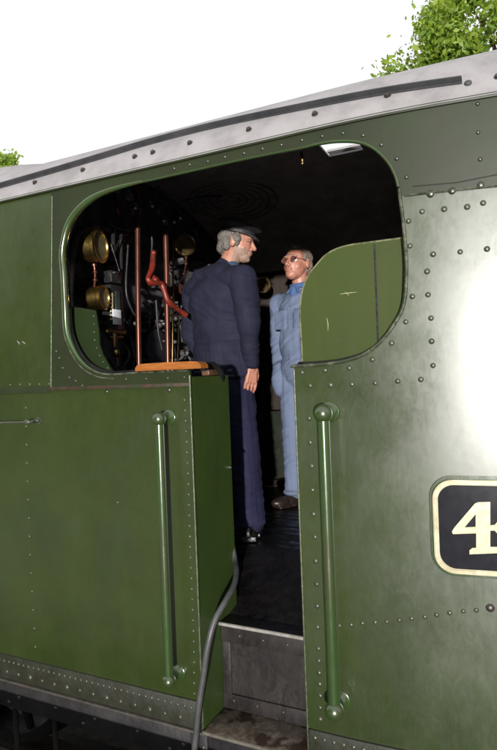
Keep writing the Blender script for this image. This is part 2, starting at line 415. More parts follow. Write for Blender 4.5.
# inner flange of the opening
bm = bmesh.new()
fl = [(XD0+.001, zsillL)]+curve+curveR[1:]
for a, b2 in zip(fl[1:], fl[2:]):
    vs = [bm.verts.new((a[0], .008, a[1])), bm.verts.new((b2[0], .008, b2[1])), bm.verts.new((b2[0], .03, b2[1]+.012)), bm.verts.new((a[0], .03, a[1]+.012))]
    bm.faces.new(vs)
bmesh.ops.remove_doubles(bm, verts=bm.verts, dist=1e-5)
bmesh.ops.solidify(bm, geom=bm.faces[:], thickness=.004)
link('opening_flange', bm, M['black_gloss'], loco)

# bottom angle with two rivet rows, frame beam, solebar
bm = bmesh.new()
for x0, x1 in ((XL, XD0-.003), (XD1+.003, XR)):
    box(bm, (x0, -.010, .783), (x1, .014, ZB+.004), 0, .002)
n = 0
x = -2.62
row_y = -.010
for i in range(120):
    x = XD0-.02-i*.0325
    if x < XL+.02: break
    rivet(bm, (x, row_y, .868), .0062)
for i in range(62):
    x = XD0-.03-i*.077
    if x < XL+.02: break
    rivet(bm, (x, row_y, .818+random.uniform(-.002,.002)), .0075 if i % 3 else .011)
for i in range(46):
    x = XD1+.03+i*.0365
    if x > XR-.02: break
    rivet(bm, (x, row_y, .868+.004), .0075)
for i in range(22):
    x = XD1+.035+i*.077
    if x > XR-.02: break
    rivet(bm, (x, row_y, .818), .0085)
link('bottom_angle', bm, [simple('grimy_angle_iron', (.020,.020,.012), .5, .1, (.013,.016,.008), 9, .35, 50, spec=.6), M['rivet']], loco)
bm = bmesh.new()
box(bm, (XL, -.022, .772), (XD0+.01, .01, .7815), 0, .002)      # worn lip
link('bottom_lip', bm, simple('greasy_lip', (.085,.075,.062), .45, .2, (.03,.027,.024), 12, .4), loco)
bm = bmesh.new()
box(bm, (XL, -.004, .64), (XD0-.06, .03, .7705), 0, .003)
for i in range(14): rivet(bm, (XD0-.10-i*.235, -.004, .70), .009, 1)
for i in range(7): rivet(bm, (XD0-.17-i*.47, -.004, .665), .009, 1)
link('frame_beam', bm, [M['frame'], M['bolt']], loco)
bm = bmesh.new()
box(bm, (XD0-.058, -.014, .50), (XD0+.02, .02, .772), 0, .003)
for z in (.74,.66,.58):
    rivet(bm, (XD0-.04, -.014, z), .008, 1); rivet(bm, (XD0+.002, -.014, z-.02), .008, 1)
link('frame_bracket', bm, [M['frame'], M['bolt']], loco)
bm = bmesh.new(); box(bm, (XL, .25, .45), (XR, .28, .90), 0); box(bm, (XL, 2.32, .45), (XR, 2.35, .90), 0); box(bm, (XL, .03, .745), (XR, 2.55, .76), 0)
link('main_frame', bm, M['frame'], loco)
bm = bmesh.new(); box(bm, (XD1-.001, -.004, .60), (XR, .03, .781), 0, .003); link('frame_beam', bm, M['frame'], loco)
# brake rods hanging under the running frame
for px_ in (P(54,720,.12).x, P(20,720,.15).x, P(150,735,.1).x):
    bm = bmesh.new(); tube(bm, [(px_, .12, .66), (px_+.01, .12, .25)], .012, 8); link('brake_rod', bm, M['bolt'], loco)
def wheel(cx, r):
    w = None
    for yy, s in ((.42, 1), (2.18, -1)):
        bm = bmesh.new()
        lathe(bm, (cx, yy, r+.12), (0, s, 0), [(0, r-.06), (-.02, r-.055), (-.02, r), (.11, r+.0), (.115, r+.03), (.14, r+.03), (.14, r-.06), (0, r-.06)], 48)
        lathe(bm, (cx, yy, r+.12), (0, s, 0), [(-.05, 0), (-.05, .11), (.16, .13), (.16, 0)], 24)
        for k in range(10):
            a = math.tau*k/10
            tube(bm, [(cx+.1*math.cos(a), yy+.04*s, r+.12+.1*math.sin(a)), (cx+(r-.04)*math.cos(a), yy+.04*s, r+.12+(r-.04)*math.sin(a))], [.035, .022], 8)
        o = link('wheel', bm, M['tyre_black'], loco)
wheel(-2.9, .55); wheel(.2, .5)

# roof ------------------------------------------------------------------
RR = .487; z0r = 3.104
prof = []
for i in range(15):
    a = R(66 - 40*i/14); prof.append((-.014 + RR*(math.sin(R(66))-math.sin(a)), z0r+RR*(math.cos(a)-math.cos(R(66)))))
yc, zc = prof[-1]; a = R(26)
steps = 16; span = 1.3-yc; RR2 = span/math.sin(a)
for i in range(1, steps+1):
    b_ = a*(1-i/steps); prof.append((yc+RR2*(math.sin(a)-math.sin(b_)), zc+RR2*(math.cos(b_)-math.cos(a))))
full = prof + [(2.6-y_, z_) for y_, z_ in prof[-2::-1]]
def roofz(Y):
    for (a0, b0), (a1, b1) in zip(full, full[1:]):
        if a0 <= Y <= a1: return b0+(b1-b0)*(Y-a0)/(a1-a0+1e-9)
    return 0
def roofhit(u, v, lift=0.0):
    d = ray(u, v); best = None
    for i in range(400):
        Y = -.013+i*.0009; t = (Y+D)/d[1]; z = CZ+d[2]*t; g = roofz(Y)+lift-z
        if g >= 0: return Vector((d[0]*t, Y, z))
        if best is None or g > best[0]: best = (g, Vector((d[0]*t, Y, roofz(Y)+lift)))
    return best[1]
def roofn(Y):
    z1, z2 = roofz(Y-.004), roofz(Y+.004); return Vector((0, -(z2-z1), .008)).normalized()
# hatch opening in the ceiling
def ceilhit(u, v):
    d = ray(u, v)
    for i in range(300):
        Y = .35+i*.008; t = (Y+D)/d[1]; z = CZ+d[2]*t
        if z >= roofz(Y)-.02: return Vector((d[0]*t, Y, z))
    return Vector((d[0]*t, Y, z))
hA, hB = ceilhit(324,152), ceilhit(361,147)
hy0 = ceilhit(342,133).y
print('hatch', hA, hB, hy0)
hx0, hx1 = min(hA.x, hB.x), max(hA.x, hB.x)
hy1 = ceilhit(342,155).y
xs = [XL-.05, hx0, hx1, XR+.05]
fy = []
for p in full:
    fy.append(p)
for yy in (hy0, hy1): fy.append((yy, roofz(yy)))
fy.sort()
bm = bmesh.new()
for i in range(len(fy)-1):
    for j in range(3):
        ym = (fy[i][0]+fy[i+1][0])/2
        if j == 1 and hy0 < ym < hy1: continue
        vs = [bm.verts.new((xs[j], *fy[i])), bm.verts.new((xs[j+1], *fy[i])), bm.verts.new((xs[j+1], *fy[i+1])), bm.verts.new((xs[j], *fy[i+1]))]
        bm.faces.new(vs)
bmesh.ops.remove_doubles(bm, verts=bm.verts, dist=1e-5)
bmesh.ops.recalc_face_normals(bm, faces=bm.faces)
for f in bm.faces:
    if f.normal.z < 0: f.normal_flip()
top = [f for f in bm.faces]
g = bmesh.ops.solidify(bm, geom=top, thickness=.012)
bm.normal_update()
for f in bm.faces:
    if f.normal.z < -.15 and f.calc_center_median().y > .01: f.material_index = 1
roof = link('roof', bm, [M['roof'], M['soot']], loco)
for u, v in [(-30,193),(35,182.8),(83,170.3),(135,157),(190,143.3),(249,129.8),(315,114.2),(387,94.8),(153,152.7),(497,88-38+20)]:
    p = roofhit(u, v); nn = roofn(p.y); bm = bmesh.new()
    lathe(bm, p, nn, [(-.002,.013),(.003,.013),(.003,.009),(.010,.009),(.011,0)], 8, 0)
    link('roof_bolt', bm, M['bolt'], roof)
bm = bmesh.new()
lower = smoothpath([roofhit(u, v) for u, v in [(-60,204),(0,187.5),(60,170.5),(110,155.8),(150,144),(200,131),(250,119.8),(311,107.5),(387,92),(461,77.5)]], 6)
prev = None; rings = []
for p in lower:
    nn = roofn(min(max(p.y, .0), .4)); tt = Vector((0, nn.z, -nn.y))  # tt up the slope
    q = [p-tt*.010-nn*.002, p-tt*.010+nn*.004, p+nn*.004, p+nn*.023, p+tt*.005+nn*.023, p+tt*.005-nn*.002]
    rings.append([bm.verts.new(x) for x in q])
for A_, B_ in zip(rings, rings[1:]):
    for k in range(6): bm.faces.new([A_[k], A_[(k+1) % 6], B_[(k+1) % 6], B_[k]])
bm.faces.new(rings[0][::-1]); bm.faces.new(rings[-1])
e = roofhit(467,78.5); lathe(bm, e, roofn(e.y), [(-.003,.012),(.006,.012),(.010,.006),(.011,0)], 12)
bmesh.ops.recalc_face_normals(bm, faces=bm.faces)
link('rain_strip', bm, M['strip'], roof)
# sliding hatch cover pushed back, hatch coaming
bm = bmesh.new()
box(bm, (hx0-.02, hy1+.02, roofz(1.2)+.02), (hx1+.02, hy1+.45, roofz(1.2)+.035), 0, .003)
link('hatch_cover', bm, M['roof'], roof)
bm = bmesh.new()
tube(bm, [P(301,152,.10), P(302,156,.10), P(302.5,163,.10)], .006, 8); ball(bm, P(302.5,163.5,.10), .008)
link('roof_hook', bm, M['brass_dull'], roof)
# low ventilator hump on the roof at the left
bm = bmesh.new()
hv = [(-40,186),(0,171.5),(18,167.5),(36,165),(60,164.3),(88,164.8)]
ring = []
for u, v in hv:
    q = P(u, v, .62)
    ring.append([bm.verts.new((q.x, .34, roofz(.34)-.02)), bm.verts.new((q.x, .46, q.z-.05)), bm.verts.new((q.x, .60, q.z)), bm.verts.new((q.x, .95, q.z+.01)), bm.verts.new((q.x, 1.2, roofz(1.2)-.02))])
for A_, B_ in zip(ring, ring[1:]):
    for k in range(4): bm.faces.new([A_[k], B_[k], B_[k+1], A_[k+1]])
bm.faces.new(ring[0]); bm.faces.new(ring[-1][::-1])
bmesh.ops.recalc_face_normals(bm, faces=bm.faces)
link('roof_ventilator', bm, M['roof'], roof)
# cantrail strip under eave
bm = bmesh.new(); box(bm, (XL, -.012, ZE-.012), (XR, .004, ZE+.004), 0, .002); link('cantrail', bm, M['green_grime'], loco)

# cab box: end sheets, far side, tank returns -------------------------------
bm = bmesh.new()
pf = [(y_, z_-.014) for y_, z_ in full if .01 < y_ < 2.59]
def endwall(bm, x):
    yo = bow(x)+.012
    pts = [(yo, .9), (yo, 3.08)]+[p for p in pf if p[0] > yo+.02]+[(2.588, .9)]
    a = [bm.verts.new((x, *p)) for p in pts]; b2 = [bm.verts.new((x+.01, *p)) for p in pts]
    bm.faces.new(a); bm.faces.new(b2[::-1])
    for i in range(len(a)): bm.faces.new([a[i], a[(i+1) % len(a)], b2[(i+1) % len(a)], b2[i]])
endwall(bm, -2.42); bmesh.ops.triangulate(bm, faces=bm.faces)
bmesh.ops.recalc_face_normals(bm, faces=bm.faces); link('front_plate', bm, M['backhead'], loco, flat=True)
bm = bmesh.new(); endwall(bm, .35); bmesh.ops.triangulate(bm, faces=bm.faces); bmesh.ops.recalc_face_normals(bm, faces=bm.faces)
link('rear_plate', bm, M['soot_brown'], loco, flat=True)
for x in (XL+.005, XR-.02):
    bm = bmesh.new(); endwall(bm, x); bmesh.ops.triangulate(bm, faces=bm.faces); bmesh.ops.recalc_face_normals(bm, faces=bm.faces)
    link('end_plate', bm, M['green'], loco, flat=True)
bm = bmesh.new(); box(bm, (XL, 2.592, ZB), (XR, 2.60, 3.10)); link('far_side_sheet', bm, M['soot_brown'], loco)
bm = bmesh.new()                                     # folded storm sheet hanging on the far side
g = []
for i in range(60):
    x = -1.35+i*.026; yy = 2.50+.02*math.sin(i*.9)+.012*math.sin(i*2.3)
    g.append((bm.verts.new((x, yy, 1.9)), bm.verts.new((x, yy+.01, 3.2))))
for a, b2 in zip(g, g[1:]): bm.faces.new([a[0], b2[0], b2[1], a[1]])
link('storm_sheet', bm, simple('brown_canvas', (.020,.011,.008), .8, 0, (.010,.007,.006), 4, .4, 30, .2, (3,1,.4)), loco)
# left doorway return (tank end) with ledge
bm = bmesh.new()
box(bm, (XD0-.008, .0085, ZB-.11), (XD0-.0005, .325, 2.222), 0)
box(bm, (XD0-.25, .0085, 2.214), (XD0-.0085, .325, 2.222), 0)
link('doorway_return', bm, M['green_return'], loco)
bm = bmesh.new(); tube(bm, [(XD0-.002, -.003, 2.228), (XD0-.002, -.003, .79)], .0042, 8); 
link('doorway_edge', bm, M['edge'], loco)
bm = bmesh.new(); tube(bm, [(XD1, -.002, 2.235), (XD1, -.002, .79)], .004, 8); link('doorway_edge', bm, M['edge'], loco)
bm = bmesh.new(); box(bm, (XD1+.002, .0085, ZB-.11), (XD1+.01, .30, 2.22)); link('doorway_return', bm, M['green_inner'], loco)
bm = bmesh.new(); q = P(229,468,.29); tube(bm, [(XD0, .31, q.z), (XD0+.010, .31, q.z)], .010, 10)
link('latch_bolt', bm, M['steel_bright'], loco)
# dark lip on the inner side of the return and hooked bracket on top
bm = bmesh.new()
pp = [P(202,369,.10), P(208,364,.14), P(216,366,.2), P(221,374,.25), P(222,380,.28)]
tube(bm, smoothpath(pp, 5), .012, 10)
link('fire_iron_bracket', bm, M['black_gloss'], loco)
bm = bmesh.new(); box(bm, (P(206,378,.2).x, .16, 2.224), (XD0-.004, .30, 2.25), 0, .006); link('tool_tray', bm, simple('dark_wood', (.10,.045,.02), .5, 0, (.03,.015,.01), 20), loco)
# wooden armrest on the sill
bm = bmesh.new()
a0 = P(136.5,372,-.01); a1 = P(202,372,-.01)
zt = P(165,363.5,0).z
w_ = a1.x-a0.x; sec = [(0,.004),(0,.018),(.012,.030),(.03,.034),(w_*.5,.036),(w_-.04,.034),(w_-.012,.030),(w_,.018),(w_,.004)]
pts = [(a0.x+s, zsillL+.003+h) for s, h in sec]
poly(bm, pts, -.024, .045)
bmesh.ops.bevel(bm, geom=[e for e in bm.edges if abs(e.verts[0].co.y-e.verts[1].co.y) < 1e-5 and len(e.link_faces) == 2 and abs(e.calc_face_angle(0)) > 1.2], offset=.005, segments=2, affect='EDGES')
link('wooden_armrest', bm, M['wood'], loco)

for (ua, va), (ub, vb) in (((17,341),(19.5,344.5)),((22,341.5),(25,344)),((117,502),(118,503))):
    bm = bmesh.new(); tube(bm, [P(ua, va, -.0008), P((ua+ub)/2+.5, (va+vb)/2, -.001), P(ub, vb, -.0008)], [.0012,.0028,.001], 6)
    link('paint_chip', bm, M['roof'], loco)
# interior shutters
bm = bmesh.new()
sh = [(302.5,368),(302.3,350),(300.6,320),(300.8,303),(303.5,288),(309,275),(316,266),(325,256),(336,249.5),(350,245.5),(372,242.5),(402,238.5),(415,237),(415,368)]
shw = W(sh, .055)
body = sm2(shw[:12], 4)+[(shw[12][0], shw[12][1]), (shw[13][0], shw[13][1])]
poly(bm, body, .055, .068)
shutter = link('window_shutter', bm, M['green_panel'], loco, flat=True)
bm = bmesh.new(); tube(bm, [(p[0], .0615, p[1]) for p in sm2(shw[:12], 4)], .0068, 8); link('shutter_edge', bm, simple('worn_shutter_edge', (.17,.155,.08), .55, 0, (.05,.06,.02), 25, .4, thr=(.42,.58)), shutter)
bm = bmesh.new(); q0, q1 = P(374.5,244,.054), P(378.5,352,.054)
box(bm, (q0.x-.003, .0515, q1.z), (q0.x+.003, .0545, q0.z)); link('shutter_joint', bm, M['black_gloss'], shutter)
for (ua, va), (ub, vb), rr in (((340,294),(357,292),.0022),((376.5,318),(378.5,344),.003),((327,318),(328,331),.002),((345,292),(349,296),.0015)):
    bm = bmesh.new(); tube(bm, [P(ua, va, .0552), P((ua+ub)/2+.6, (va+vb)/2, .0548), P(ub, vb, .0552)], [rr*.3, rr*.7, rr*.2], 6)
    link('paint_chip', bm, M['cream'], shutter)
bm = bmesh.new()
lp = [(60,306),(66,306.5),(82,308),(95.5,310.5),(98.5,330),(99.5,345),(103,355),(108,364),(113,373),(114,378),(60,378)]
poly(bm, W(lp, .06), .06, .068)
for u, v in [(93.5,316),(93.7,324),(94,332),(94.5,340),(96.5,348),(99.5,355.5),(103,362),(107.5,368)]: rivet(bm, P(u, v, .06), .0045)
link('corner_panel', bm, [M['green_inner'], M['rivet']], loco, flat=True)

# step, riser, floor --------------------------------------------------------
zf = 1.16; zt_ = .786
bm = bmesh.new(); box(bm, (XD0+.001, -.012, zt_-.012), (XD1-.001, .178, zt_), 0, .002)
step = link('footstep', bm, M['step'], loco)
bm = bmesh.new(); tube(bm, [(XD0+.001, -.012, zt_-.006), (XD1-.001, -.012, zt_-.006)], .0075, 8); link('step_nosing', bm, simple('step_edge_steel', (.20,.18,.15), .35, .3, (.10,.085,.07), 20), step)
bm = bmesh.new(); box(bm, (XD0+.02, .0, .60), (XD1-.001, .02, .774), 0, .002); link('step_apron', bm, M['frame'], step)
bm = bmesh.new(); box(bm, (XD0+.001, .18, zt_-.01), (XD1+.12, .19, zf-.02))
box(bm, (XD0+.001, .170, zt_+.001), (XD1+.1, .1799, zt_+.065), 0, .002)
box(bm, (XD0+.001, .168, zf-.085), (XD1+.1, .1799, zf-.012), 0, .002)
box(bm, (XD0+.001, .172, zt_+.06), (XD0+.04, .1795, zf-.08), 0, .002)
for x in (.05,.16,.28,.4):
    rivet(bm, (XD0+x, .170, zt_+.04), .006, 1); 
for x in (.09,.20,.31,.42): rivet(bm, (XD0+x, .168, zf-.05), .006, 1)
link('step_riser', bm, [M['riser'], M['bolt']], loco)
bm = bmesh.new(); box(bm, (-2.42, .155, zf-.012), (.35, .24, zf), 0, .003)
va = [bm.verts.new(p) for p in ((-2.42,.235,zf-.001),(.35,.235,zf-.001),(.35,.80,1.294),(-2.42,.80,1.294),(-2.42,.235,zf-.02),(.35,.235,zf-.02),(.35,.80,zf-.02),(-2.42,.80,zf-.02))]
for f_ in ((0,1,2,3),(4,5,6,7),(0,1,5,4),(1,2,6,5),(2,3,7,6),(3,0,4,7)): bm.faces.new([va[i] for i in f_])
bmesh.ops.recalc_face_normals(bm, faces=bm.faces)
box(bm, (-2.42, .80, zf-.02), (.35, 2.59, zf-.003), 0)
floor = link('footplate', bm, M['floor'], loco)
bm = bmesh.new(); tube(bm, [(XD0+.001, .155, zf-.004), (XD1+.05, .155, zf-.006)], .0075, 8); link('floor_nosing', bm, simple('polished_edge_steel', (.50,.48,.45), .28, .35, (.20,.17,.15), 9), floor)
z2 = 1.295
bm = bmesh.new()
for i in range(20):
    y0 = .805+i*.088
    box(bm, (-2.30, y0, z2-.028), (.3, y0+.083, z2-random.uniform(0,.003)), 0, .003)
link('floorboards', bm, M['floor'], loco)
bm = bmesh.new(); q = G(295,499,z2); box(bm, (-2.2, 2.36, z2), (.2, 2.44, z2+.06), 0, .004); link('locker_plinth', bm, simple('dark_red_brown', (.030,.013,.010), .5, 0, (.015,.009,.008), 12), loco)
bm = bmesh.new(); box(bm, (-2.2, 2.40, z2+.06), (.2, 2.50, z2+.62), 0, .006); link('locker', bm, simple('dark_green_locker', (.014,.019,.010), .5, 0, (.010,.012,.008), 12), loco)

# handrails ---------------------------------------------------------------
def handrail(u0, v0, u1, v1, r, rb):
    y = -.075
    a = P(u0, v0, y); b2 = P(u1, v1, y); b2.x = a.x
    bm = bmesh.new(); tube(bm, [a, a.lerp(b2, .5), b2], r, 20); h = link('handrail', bm, M['green_rail'], loco)
    for p in (a, b2):
        bm = bmesh.new(); ball(bm, p, rb, 0, 24, 16)
        lathe(bm, p, (0,1,0), [(0, r*.85), (.045, r*.8), (.055, r*1.05), (.066, r*1.5), (.068, r*1.7), (.0745, r*1.8), (.0745, 0)], 20)
        link('rail_knob', bm, M['green_rail'], h)
handrail(159,419,170.5,681, .0185, .029)
handrail(323,413.5,331,710, .0215, .034)
bm = bmesh.new()
a = P(-60,424.5,-.05); b2 = P(33,422,-.05)
tube(bm, [a, b2], .0065, 10); h = link('handrail', bm, M['rivet'], loco)
bm = bmesh.new(); p = P(27,422,-.05); ball(bm, p, (.022,.012,.012)); tube(bm, [p, P(39,420.5,-.012)], .008, 10); lathe(bm, P(39,420.5,0), (0,-1,0), [(0,.017),(.006,.017),(.008,.011),(.02,.009),(.024,0)], 16)
link('rail_bracket', bm, M['rivet'], h)

# number plate --------------------------------------------------------------
def rrect(x0, z0, x1, z1, r, n=8):
    out = []
    for cx, cz, s in ((x1-r, z1-r, 0), (x0+r, z1-r, 90), (x0+r, z0+r, 180), (x1-r, z0+r, 270)):
        for i in range(n+1): t = R(s+90*i/n); out.append((cx+r*math.cos(t), cz+r*math.sin(t)))
    return out
p0 = P(433.5,530); zt2, zb2 = P(452,480.5).z, P(446,574.5).z+.002
x0, x1 = p0.x, p0.x+.72
bm = bmesh.new(); poly(bm, rrect(x0-.012, zb2-.012, x1+.012, zt2+.012, .075), -.006, -.0008)
link_plate = link('number_plate', bm, M['green_rail'], loco, flat=True)
bm = bmesh.new(); poly(bm, rrect(x0, zb2, x1, zt2, .066), -.014, -.0065); link('plate_field', bm, M['plate_black'], link_plate, flat=True)
bm = bmesh.new(); poly(bm, rrect(x0, zb2, x1, zt2, .066), -.021, -.0145, 0, [rrect(x0+.017, zb2+.017, x1-.017, zt2-.017, .052)])
bmesh.ops.bevel(bm, geom=[e for e in bm.edges if e.verts[0].co.y < -.02 and e.verts[1].co.y < -.02 and len(e.link_faces) == 2 and e.calc_face_angle(0) > 1], offset=.003, segments=2, affect='EDGES')
link('plate_border', bm, M['plate_brass'], link_plate, flat=True)
def z(u, v): q = P(417+u/5.36, 460+v/5.36, -.02); return (q.x, q.z)
four = [z(*p) for p in [(183,392),(196,372),(305,246),(322,240),(388,240),(388,368),(412,366),(424,352),(432,352),(434,412),(424,412),(412,398),(388,397),(388,486),(430,488),(436,522),(276,522),(276,500),(290,488),(312,488),(312,409),(188,409),(183,400)]]
tri = [z(*p) for p in [(250,374),(309,305),(309,374)]]
zz = [p[1] for p in four]; 
bm = bmesh.new(); poly(bm, four, -.021, -.0145, 0, [tri])
link('numeral', bm, M['plate_brass'], link_plate, flat=True)

# hose ------------------------------------------------------------------------
bm = bmesh.new()
hp = [P(231,540,.34), P(235,560,.30), P(236.5,571,.22), P(234,585,.14), P(226,600,.06), P(215,620,-.0), P(208,645,-.03), P(203.5,675,-.035), P(199,705,-.04), P(196,735,-.04), P(193,765,-.035), P(191,800,-.0), P(189,850,.1)]
tube(bm, smoothpath(hp, 8), .0125, 14)
link('rubber_hose', bm, M['rubber'], loco, label='grey rubber hose hanging out of the doorway')

# backhead and fittings --------------------------------------------------------
XB = -2.30
bm = bmesh.new()
pts = []
for i in range(25):
    t = math.pi*i/24; pts.append((1.30-.95*math.cos(t), 2.55+.62*math.sin(t)))
pts = [(.35, 1.3)]+pts+[(2.25, 1.3)]
a_ = [bm.verts.new((XB, *p)) for p in pts]; b_2 = [bm.verts.new((-2.42, *p)) for p in pts]
bm.faces.new(a_); 
for i in range(len(pts)-1): bm.faces.new([a_[i], b_2[i], b_2[i+1], a_[i+1]])
bmesh.ops.triangulate(bm, faces=[f for f in bm.faces if len(f.verts) > 4])
for i in range(23):
    t = math.pi*(i+.5)/23; rivet(bm, (XB, 1.30-.90*math.cos(t), 2.52+.58*math.sin(t)), .012, 0, (1,0,0))
for i in range(60): 
    yy = .45+.19*(i % 10); zz_ = 1.5+.2*(i//10); rivet(bm, (XB, yy, zz_), .012, 0, (1,0,0))
bmesh.ops.recalc_face_normals(bm, faces=bm.faces)
link('boiler_backhead', bm, M['backhead'], loco)
bm = bmesh.new()
rnd = random.Random(3)
for i in range(64):                                   # flanges, valve bodies and studs that crowd the backhead
    yy = .25+rnd.random()*1.7; zz_ = 2.2+rnd.random()*.9
    r_ = rnd.uniform(.015,.05); lathe(bm, (XB, yy, zz_), (1,0,0), [(0,r_),(.03,r_),(.03,r_*.6),(rnd.uniform(.05,.13),r_*.55),(rnd.uniform(.13,.16),r_*.2),(.16,0)], 12)
for i in range(34):
    yy = .3+rnd.random()*1.5; zz_ = 2.2+rnd.random()*.8
    tube(bm, smoothpath([(XB+.05, yy, zz_), (XB+.1, yy+rnd.uniform(-.15,.15), zz_-.15), (XB+.06, yy+rnd.uniform(-.2,.2), zz_-.35)], 5), rnd.uniform(.005,.012), 8)
link('backhead_fittings', bm, M['backhead'], loco)
# lagged box below left (firehole side)
bm = bmesh.new(); q = PX(150,340,-2.2)
lathe(bm, (XB, q.y+.05, q.z-.05), (1,0,0), [(0,.17),(.05,.17),(.08,.13),(.12,.12),(.14,0)], 24); box(bm, (XB, q.y-.1, 1.9), (XB+.08, q.y+.25, 2.15), 0, .01)
link('firehole_door', bm, M['rod'], loco)
# tall curved lagging behind the gauges
bm = bmesh.new()
tube(bm, smoothpath([PX(74,380,-2.10), PX(70,300,-2.10), PX(73,250,-2.10), PX(80,232,-2.10), PX(95,226,-2.10), PX(112,232,-2.1), PX(122,240,-2.15)], 6), .018, 10)
link('lagged_pipe', bm, M['backhead'], loco)

def gauge(u, v, X, r, L, face, material=M['brass'], rx=1, tilt=0, label=None, stem=None):
    c = PX(u, v, X); ax = Vector((math.cos(tilt), math.sin(tilt), 0))
    bm = bmesh.new()
    lathe(bm, c-ax*L*.5, ax, [(0,0),(0,r*.86),(L*.1,r*.9),(L*.2,r*.9),(L*.25,r),(L*.75,r),(L*.8,r*1.07),(L*.96,r*1.07),(L,r*1.0),(L,r*.86),(L*.9,r*.84)], 40)
    g_ = link('pressure_gauge', bm, material, loco, label=label)
    bm = bmesh.new(); lathe(bm, c+ax*L*.38, ax, [(0,0),(0,r*.86),(.002,r*.86),(.002,0)], 32); link('gauge_face', bm, face, g_)
    if stem:
        bm = bmesh.new(); pts_ = [PX(a_, b_, X) for a_, b_ in stem]; tube(bm, pts_, .0065, 10)
        for p_ in pts_[1:-1]: ball(bm, p_, (.012,.012,.010))
        tube(bm, [pts_[0], pts_[0]+(pts_[1]-pts_[0])*.25], .013, 10)
        link('gauge_stem', bm, M['copper'], g_)
gauge(93.5,246.5,-1.965, .080, .085, M['dial'], tilt=R(12), stem=[(94,264),(95,272),(95,280),(94,288)])
gauge(97,298,-1.965, .058, .085, M['dial'], tilt=R(12))
gauge(184,245.5,-2.03, .066, .055, M['brass_dull'], M['brass_dull'], tilt=R(-40), stem=[(186,256),(186,264),(184,274),(181,283)])
gauge(176.5,293,-2.0, .052, .06, M['copper'], M['copper'], tilt=R(-40), stem=[(180,302),(179,315),(179,322),(178,340)])
gauge(262.5,285,-1.95, .062, .05, M['brass_dull'], M['brass_dull'], tilt=R(-45))
gauge(137,150+43,-2.1, .02, .05, M['copper'], M['copper'])

# water gauge
X = -1.95
bm = bmesh.new()
def qbox(bm, u0, v0, u1, v1, X, d=.03, mi=0, bev=.003):
    a = PX(u0, v0, X); b2 = PX(u1, v1, X)
    box(bm, (X-d, min(a.y, b2.y), min(a.z, b2.z)), (X, max(a.y, b2.y), max(a.z, b2.z)), mi, bev)
qbox(bm, 110, 284, 124.5, 330, X, .06); qbox(bm, 111, 270, 122, 284, X, .05); 
tube(bm, [PX(113,252,X), PX(113,228,X-.02)], .012, 10); tube(bm, [PX(121,270,X), PX(121,232,X-.02)], .010, 10)
wg = link('water_gauge', bm, M['black_gloss'], loco)
bm = bmesh.new(); qbox(bm, 115.5, 291, 121.5, 326, X+.006, .01); link('gauge_glass', bm, M['glassy'], wg)
bm = bmesh.new()
for i in range(7): 
    v = 294.5+i*3.9; a = PX(110.7, v, X+.005); b2 = PX(113.2, v+2.2, X+.005); box(bm, (X, min(a.y,b2.y), min(a.z,b2.z)), (X+.006, max(a.y,b2.y), max(a.z,b2.z)))
qbox(bm, 112.6, 293, 113.4, 321, X+.006, .008, 0, 0)
link('gauge_scale', bm, M['cream'], wg)
bm = bmesh.new(); qbox(bm, 113, 309, 121.5, 325, X+.014, .006, 0, .001); link('paper_tag', bm, M['white'], wg)
bm = bmesh.new(); tube(bm, [PX(111,244,X+.01), PX(119.5,271,X+.01)], .004, 8); tube(bm, [PX(121,236,X+.01), PX(114,252,X+.01)], .004, 8); lathe(bm, PX(114.5,274,X), (0,0,1), [(0,.02),(.008,.018),(.012,0)], 14); link('gauge_linkage', bm, M['steel_bright'], wg)
bm = bmesh.new()
c = PX(114,333.5,X+.01)
tube(bm, [PX(107,331,X), PX(124,333,X)], .013, 12); tube(bm, [PX(109,338,X), PX(122,337,X)], .010, 12)
tube(bm, [c, c-Vector((0,0,.07))], .014, 12); ball(bm, PX(116,353,X+.01), (.020,.020,.026)); tube(bm, [PX(116,356,X+.01), PX(117,366,X+.01)], [.012,.007], 10)
ball(bm, PX(107,332,X), .015); ball(bm, PX(124,332,X), .013)
link('drain_cock', bm, M['brass_dull'], wg)

# pipes
def pipe(name, pts, X, r, m_, n=6, par=loco):
    bm = bmesh.new(); w = [PX(u, v, X if not isinstance(X, list) else X[i]) for i, (u, v) in enumerate(pts)]
    tube(bm, smoothpath(w, n) if len(w) > 2 else w, r, 14); return link(name, bm, m_, par)
pipe('steam_pipe', [(137.5,212),(138,300),(139.5,385)], -1.90, .0145, M['copper'])
pipe('steam_pipe', [(165.5,230),(167,300),(168.5,395)], -1.90, .0165, M['copper'])
pipe('steam_pipe', [(116,188),(116.5,200),(118,212),(123,219),(127.5,227),(125.5,234),(120,234)], -2.0, .013, M['copper'])
pipe('steam_pipe', [(136.5,183),(136.5,200)], -1.98, .019, M['copper'])
pipe('steam_pipe', [(173,240),(173,300),(172,390)], -1.99, .006, M['brass_dull'])
pipe('steam_pipe', [(179,315),(178.5,330),(177,372)], -1.98, .007, M['brass_dull'])
pipe('steam_pipe', [(188,270),(184,276),(176,286)], -1.9, .006, M['steel_bright'])
pipe('steam_pipe', [(110,196),(118,222),(121,240)], -2.08, .007, M['rod'])
for (u, v, r_) in ((135,210,.035),(164,221,.026),(117,190,.02),(128,196,.03),(150,205,.02),(158,212,.018)):
    bm = bmesh.new(); p = PX(u, v, -1.93)
    lathe(bm, p-Vector((0,0,r_)), (0,0,1), [(0,r_*.6),(r_*.4,r_),(r_*1.1,r_*1.05),(r_*1.4,r_*.6),(r_*2.0,r_*.5),(r_*2.2,0)], 8)
    link('valve_body', bm, M['backhead'], loco)
